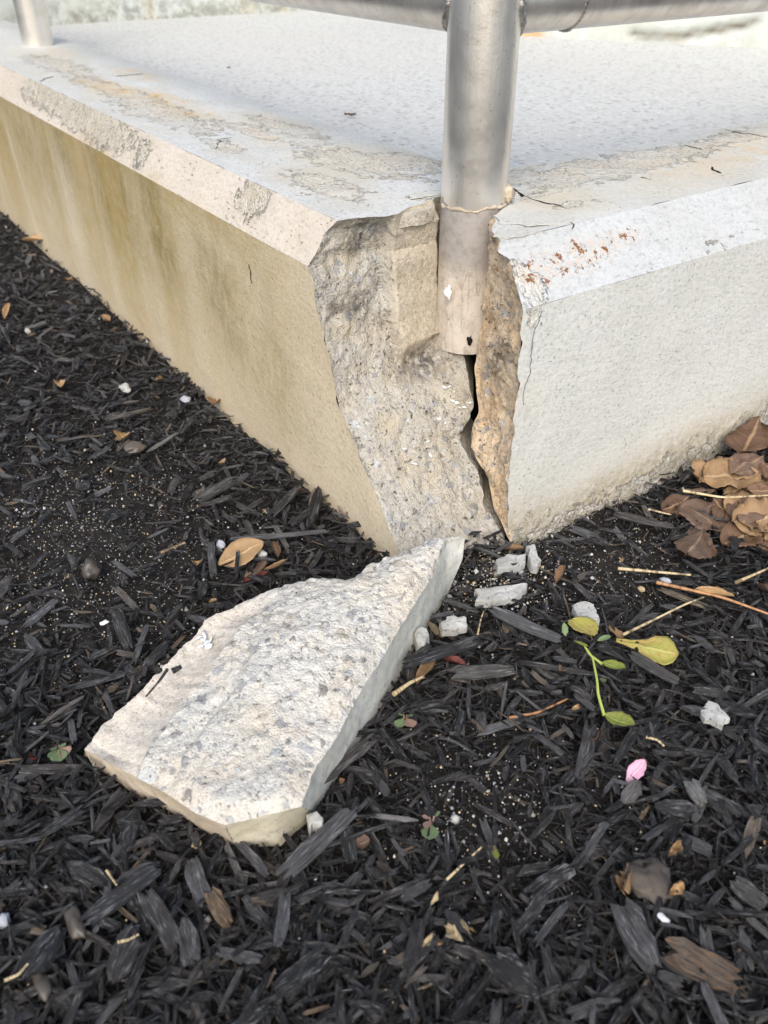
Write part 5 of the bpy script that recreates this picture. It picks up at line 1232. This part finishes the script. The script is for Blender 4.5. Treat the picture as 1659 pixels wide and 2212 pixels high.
SPO = ([0, .1, .3, .45, .62, .8, .93, 1], [.07, .08, .14, .24, .40, .46, .32, .05])
RND = ([0, .12, .3, .55, .8, .95, 1], [.06, .10, .45, .72, .62, .3, .05])
BRO = ([0, .06, .2, .45, .7, .9, 1], [.05, .35, .62, .78, .7, .42, .1])
def leaf(base, tip, shape, key, label, cat='leaf', curl=0.15, bend=0.1, wave=0.06, seed=1, serr=0.0, roll=0.0, zb=0.010, zt=0.014, wscale=1.0, parent=None, group=None, name='leaf', pts=None, stem=None):
    a, b = (gp(*base, zb), gp(*tip, zt)) if pts is None else pts
    d = Vector(b - a); L = d.length
    me = leaf_mesh(shape, curl, bend, wave, seed, serr); me.materials.append(M[key])
    o = bpy.data.objects.new(name, me); COL.objects.link(o)
    mw = Matrix.Translation(Vector((a + b) / 2)) @ d.to_track_quat('X', 'Z').to_matrix().to_4x4() @ Matrix.Rotation(roll, 4, 'X') @ Matrix.Diagonal((L, L * wscale, L, 1))
    if parent is not None:
        o.parent = parent; o.matrix_local = Matrix.Translation(-parent.location) @ mw
        return o
    o.matrix_world = mw; return tag(o, label, cat, group)
leaf((472, 1222), (570, 1172), OV, 'leaf_orange', 'large tan-orange leaf lying between the wall corner and the wedge', curl=.12, bend=.15, seed=2, wscale=1.15, zt=.018, roll=.35)
leaf((522, 1258), (580, 1238), NAR, 'leaf_red', 'dark red leaf below the large tan-orange leaf', curl=.5, seed=3, zb=.008, zt=.010, roll=.3)
leaf((545, 1245), (575, 1212), NAR, 'leaf_purple', 'grey-brown curled leaf between the dark red leaf and the tan-orange leaf', curl=.4, seed=4, roll=.4)
leaf((572, 1236), (622, 1214), NAR, 'leaf_tan', 'thin curled tan leaf curving right of the dark red leaf', curl=.6, bend=.6, seed=5, wscale=.5)
leaf((590, 1170), (603, 1205), NAR, 'leaf_brown', 'small brown leaf right of the tan-orange leaf', curl=.4, seed=6)
leaf((52, 522), (94, 520), OV, 'leaf_orange', 'pale tan leaf at the far left foot of the wall', curl=.3, bend=.2, seed=7, zt=.02)
leaf((1330, 1385), (1465, 1415), SPO, 'leaf_yellow', 'large spoon-shaped yellow-green leaf with brown flecks', curl=.05, bend=.12, seed=8, zb=.014, zt=.016, wscale=1.2, roll=.3)
leaf((1315, 1352), (1345, 1385), NAR, 'leaf_tan', 'small pinkish tan leaf at the narrow end of the yellow-green leaf', curl=.3, seed=9)
leaf((1200, 1262), (1222, 1222), RND, 'leaf_brown', 'torn brown leaf standing below the foot of the white wall', curl=.35, seed=10, zt=.024, wscale=.7, serr=.25)
leaf((1082, 1186), (1132, 1184), OV, 'leaf_tan', 'brown leaf lying at the bottom of the crack in the corner', curl=.3, seed=11, zb=.010, zt=.016, wscale=.75)
leaf((1355, 1690), (1393, 1640), NAR, 'petal', 'pink flower petal on the dark chips at the right', cat='petal', name='petal', curl=.2, bend=.15, seed=12, wscale=1.9, zt=.02)
leaf((10, 690), (20, 655), OV, 'leaf_tan', 'small tan leaf standing at the left edge', curl=.3, seed=13, zt=.02, wscale=.7)
leaf((940, 1425), (900, 1480), NAR, 'leaf_tan', 'split pale seed husk beside the blunt greyish block', cat='husk', name='seed_husk', curl=.6, seed=14)
leaf((760, 1830), (800, 1815), RND, 'leaf_purple', 'crumpled pinkish brown leaf scrap below the wedge', cat='leaf scrap', curl=.2, seed=15, serr=.5, wscale=1.1)
leaf((1640, 1265), (1675, 1290), OV, 'leaf_purple', 'lilac brown leaf cut by the right edge, above the pine needle', curl=.4, seed=16, zt=.02)
leaf((1505, 1185), (1545, 1205), RND, 'leaf_brown', 'small brown leaf scrap below the leaf pile', cat='leaf scrap', curl=.35, seed=17, serr=.3)
leaf((1585, 1290), (1500, 1275), NAR, 'leaf_orange', 'curled orange leaf with an upright stalk below the leaf pile', curl=.6, seed=18, wscale=.5, zt=.016)
leaf((945, 1418), (1010, 1440), NAR, 'leaf_red', 'folded reddish brown leaf tucked under the long dark chip', curl=.5, seed=19, zb=.009, zt=.007)
rs = np.random.RandomState(91)
for k, (q, kk) in enumerate([((130, 833), 'leaf_orange'), ((265, 945), 'leaf_orange'), ((300, 720), 'leaf_tan'), ((480, 1000), 'leaf_orange'), ((430, 1218), 'leaf_orange'), ((255, 950), 'leaf_tan'), ((1180, 1445), 'leaf_brown'), ((1215, 1448), 'leaf_tan'), ((750, 1110), 'leaf_brown'), ((950, 2040), 'leaf_orange'), ((150, 1245), 'leaf_orange'), ((655, 1060), 'leaf_red'), ((345, 820), 'leaf_tan'), ((465, 870), 'leaf_tan'), ((1650, 1820), 'leaf_orange'), ((1340, 1210), 'leaf_orange'), ((70, 1640), 'leaf_red'), ((1020, 2010), 'leaf_orange'), ((460, 1300), 'leaf_orange'), ((740, 1690), 'leaf_brown'), ((230, 690), 'leaf_tan'), ((150, 605), 'leaf_tan'), ((1285, 1595), 'leaf_brown'), ((1245, 1530), 'leaf_orange')]):
    a = rs.rand() * 6.28; r = rs.uniform(6, 13)
    leaf((q[0] - r * math.cos(a), q[1] - r * math.sin(a) * .7), (q[0] + r * math.cos(a), q[1] + r * math.sin(a) * .7), [OV, RND, NAR][k % 3], kk, say_where({'leaf_orange': 'tiny orange leaf scrap', 'leaf_tan': 'tiny tan leaf scrap', 'leaf_brown': 'tiny brown leaf scrap', 'leaf_red': 'tiny dark red leaf scrap'}[kk], gp(*q)), 'leaf scrap', .4, .2, .1, 40 + k, .3, rs.normal(0, .4), .009, .014, group='leaf scraps strewn over the mulch', name='leaf_scrap')
for q, lab in [((757, 248), 'small dark leaf fragment alone on the pale landing left of the post'), ((494, 146), 'tiny dark speck of debris far back on the landing'), ((925, 62), 'tiny brown fleck on the landing below the left rail')]:
    c_ = on_z(q[0], q[1], SLZ + 0.004); t_ = np.array([0.006, 0.0025, 0.0005]) * (1.2 if q[0] == 757 else 0.6)
    leaf(None, None, NAR, 'leaf_purple', lab, 'leaf scrap', .3, .2, .2, q[0], .3, .3, pts=(c_ - t_, c_ + t_), name='leaf_scrap')
# pile of dry leaves against the right wall face
PILE = [
    ((1595, 985), (1640, 910), OV, 'leaf_brown', 'upright reddish brown leaf leaning on the white wall, top of the leaf pile', .04, .055, -.4),
    ((1520, 1030), (1640, 1025), BRO, 'leaf_tan', 'broad mottled tan leaf lying flat in the leaf pile', .035, .042, .1),
    ((1510, 1045), (1545, 1010), RND, 'leaf_tan', 'small tan leaf peeping from under the broad mottled leaf', .028, .03, .2),
    ((1580, 1020), (1650, 985), OV, 'leaf_purple', 'folded grey-brown leaf below the upright leaf in the pile', .045, .05, .5),
    ((1560, 1070), (1640, 1035), NAR, 'leaf_tan', 'rolled tan leaf under the broad mottled leaf', .034, .038, .6),
    ((1470, 1090), (1560, 1150), BRO, 'leaf_purple', 'large purplish brown leaf at the front of the leaf pile', .022, .018, -.15),
    ((1430, 1105), (1490, 1075), OV, 'leaf_brown', 'brown leaf at the left tip of the leaf pile', .018, .024, .3),
    ((1540, 1080), (1600, 1130), OV, 'leaf_brown', 'dark folded leaf right of the large purplish leaf', .028, .026, .5),
    ((1570, 1110), (1655, 1085), BRO, 'leaf_tan', 'veined tan leaf in the middle of the pile near the edge', .03, .034, .1),
    ((1620, 1150), (1670, 1090), BRO, 'leaf_tan', 'broad tan leaf cut by the right edge of the pile', .03, .035, -.2),
    ((1560, 1175), (1630, 1150), BRO, 'leaf_brown', 'reddish brown leaf with a notched edge at the bottom of the pile', .016, .020, .1),
    ((1480, 1060), (1545, 1060), NAR, 'leaf_purple', 'maroon leaf behind the left end of the pile', .026, .03, .2),
    ((1610, 1060), (1670, 1060), OV, 'leaf_brown', 'curled brown leaf at the right edge of the pile', .045, .045, .6),
    ((1640, 1190), (1680, 1165), OV, 'leaf_brown', 'brown leaf at the lower right end of the pile', .016, .02, .2),
    ((1590, 1060), (1650, 1045), NAR, 'leaf_purple', 'dark narrow leaf buried in the pile', .032, .034, -.4),
    ((1640, 960), (1690, 940), OV, 'leaf_brown', 'brown leaf against the wall at the right edge, behind the pile', .045, .055, .3),
    ((1625, 1000), (1690, 1015), RND, 'leaf_brown', 'crinkled brown leaf under the upright leaf at the right edge', .042, .045, .3),
    ((1500, 1100), (1450, 1112), NAR, 'leaf_tan', 'thin tan leaf sticking out left below the pile', .016, .014, .3),
]
for k, (a, b, sh, kk, lab, z0_, z1_, ro) in enumerate(PILE):
    LAND.append(('the ' + lab.split(' leaf')[0] + ' leaf', (a[0] + b[0]) / 2, (a[1] + b[1]) / 2)); leaf(a, b, sh, kk, lab, 'leaf', rs.uniform(-.12, .16), rs.uniform(-.1, .2), .17, 60 + k, .2, ro * 0.55, z0_ * .55, z1_ * .55, 1.25)
for k in range(17):
    px, py = rs.uniform(1470, 1780), rs.uniform(960, 1200)
    p = gp(px, py, 0.02)
    if p[0] < 0.02 or py < 1190 - (px - 1440) * 0.85: continue
    a = rs.rand() * 6.28; L = rs.uniform(.016, .026); zz_ = rs.uniform(.006, .015)
    A = np.array([max(p[0] - L * math.cos(a), .006), p[1] - L * math.sin(a), zz_]); B = np.array([max(p[0] + L * math.cos(a), .006), p[1] + L * math.sin(a), zz_ + rs.normal(0, .004)])
    leaf(None, None, [OV, BRO, RND][k % 3], ['leaf_brown', 'leaf_purple', 'leaf_tan', 'leaf_brown'][k % 4], say_where(['brown leaf', 'dark purplish leaf', 'tan leaf', 'brown leaf'][k % 4] + ' in the pile', (A + B) / 2), 'leaf', rs.uniform(-.15, .25), rs.uniform(-.1, .25), .18, 90 + k, .2, rs.normal(0, .25), group='leaves heaped against the wall', pts=(A, B))

M['lump'] = plain_concrete('crumbly_bark', (0.060, 0.050, 0.043), (0.10, 0.085, 0.07), 260, 0.8)
tag(lump('bark_lump', (0, 0, 0), 0.0115, M['lump'], None, 41, (1, .85, .6), 4, 0.75, 1.4, loc=gp(1400, 1900, 0.009)), 'crumbly grey-brown lump fringed with tan scraps at the lower right', 'bark lump')
for a_, b_, sh_, kk_, lab_ in [((1362, 1880), (1350, 1930), RND, 'leaf_tan', 'tan papery scrap on the left of the grey-brown lump'), ((1440, 1850), (1470, 1815), RND, 'leaf_tan', 'tan papery scrap above right of the grey-brown lump'), ((1440, 1935), (1475, 1905), RND, 'leaf_orange', 'tan papery scrap at the lower right of the grey-brown lump'),
        ((960, 2000), (1000, 2030), RND, 'straw_leaf', 'cream crumpled scrap at the bottom centre, larger of two'), ((912, 2045), (935, 2015), OV, 'straw_leaf', 'cream crumpled scrap at the bottom centre, smaller and further left'), ((1000, 1990), (1015, 2015), NAR, 'straw_leaf', 'thin cream scrap right of the crumpled ones at the bottom centre'), ((930, 1955), (945, 1925), OV, 'straw_leaf', 'pale seed flake above the cream scraps at the bottom centre')]:
    leaf(a_, b_, sh_, kk_, lab_, 'leaf scrap', .5, .2, .4, len(lab_), .6, .5, .012, .016, .7, name='leaf_scrap')
# seedlings
def seedling(c, leaves_, label, h=0.008):
    p = gp(*c, 0.004); e = empty('seedling', p, label, 'seedling')
    for k, (q, kk, sh, ws) in enumerate(leaves_):
        b = gp(*q, 0.016); a = p + (b - p) * 0.25 + np.array([0, 0, h * 0.7])
        leaf(None, None, sh, kk, None, curl=.1, bend=.1, wave=.03, seed=130 + k, wscale=ws, parent=e, name='leaf', pts=(a, b))
        t = np.linspace(0, 1, 6)[:, None]; s_ = tube('stem', p * (1 - t) + a * t - p, 0.0005, M['leaf_pinkish'], e, 6, True, {'rnd': 0.0})
    return e
seedling((875, 1562), [((862, 1545), 'leaf_green', RND, 1), ((890, 1548), 'leaf_green', RND, 1), ((860, 1572), 'leaf_green', RND, 1), ((892, 1572), 'leaf_pinkish', RND, 1)], 'tiny green seedling with rounded leaves right of the wedge')
seedling((932, 1785), [((912, 1765), 'leaf_pinkish', RND, .9), ((952, 1755), 'leaf_green', RND, .8), ((928, 1815), 'leaf_green', RND, 1.1), ((918, 1790), 'leaf_pinkish', RND, .8)], 'tiny seedling with one reddish and two green leaves below the wedge')
seedling((130, 1628), [((115, 1640), 'leaf_green', RND, 1), ((140, 1612), 'leaf_green', RND, 1), ((148, 1630), 'leaf_pinkish', RND, 1), ((132, 1645), 'leaf_green', RND, 1), ((112, 1622), 'leaf_green', RND, .9)], 'tiny seedling beside the left corner of the wedge')
seedling((1067, 1845), [((1064, 1830), 'leaf_lime', NAR, 1.2), ((1072, 1856), 'leaf_lime', NAR, 1.2)], 'tiny two-leaved yellow seedling at the lower middle')
plant = empty('yellow_plant', gp(1262, 1395, 0.004), 'small straggling plant with lime leaves beside the white concrete flake', 'plant')
PL = np.array(plant.location)
for k, (a, b, kk, sh, ws) in enumerate([((1235, 1340), (1285, 1375), 'leaf_yellow', BRO, 1.0), ((1222, 1375), (1218, 1345), 'leaf_green', OV, .9), ((1290, 1385), (1320, 1375), 'leaf_green', OV, 1.0), ((1300, 1432), (1352, 1445), 'leaf_lime', OV, 1.1), ((1305, 1545), (1372, 1568), 'leaf_lime', OV, 1.2), ((1240, 1385), (1272, 1398), 'leaf_lime', NAR, .8), ((1298, 1465), (1306, 1475), 'leaf_green', OV, 1)]):
    leaf(None, None, sh, kk, None, curl=.18, bend=.15, wave=.05, seed=150 + k, wscale=ws, parent=plant, pts=(gp(*a, .016), gp(*b, .02)))
for pix, zz_ in [([(1262, 1395), (1280, 1420), (1290, 1470), (1292, 1500), (1305, 1545)], .017), ([(1262, 1395), (1275, 1415), (1300, 1434)], .017)]:
    P = resample(np.array([gp(*q, zz_) for q in pix]), np.linspace(0, 1, 16)) - PL
    s_ = tube('stem', P, np.linspace(.0006, .0010, 16), M['leaf_lime'], plant, 7, True, {'rnd': 0.0})

# dark needles and splinters lying on the wedge
strand('bark_splinter', [(315, 1505), (345, 1470), (362, 1445)], 0.0012, 'mulch', 'thin dark splinter lying on the smooth part of the wedge', 'splinter', .026, ends=(.4, .9))
strand('bark_splinter', [(372, 1450), (392, 1440)], 0.0022, 'mulch', 'stubby dark splinter on the smooth part of the wedge', 'splinter', .026)
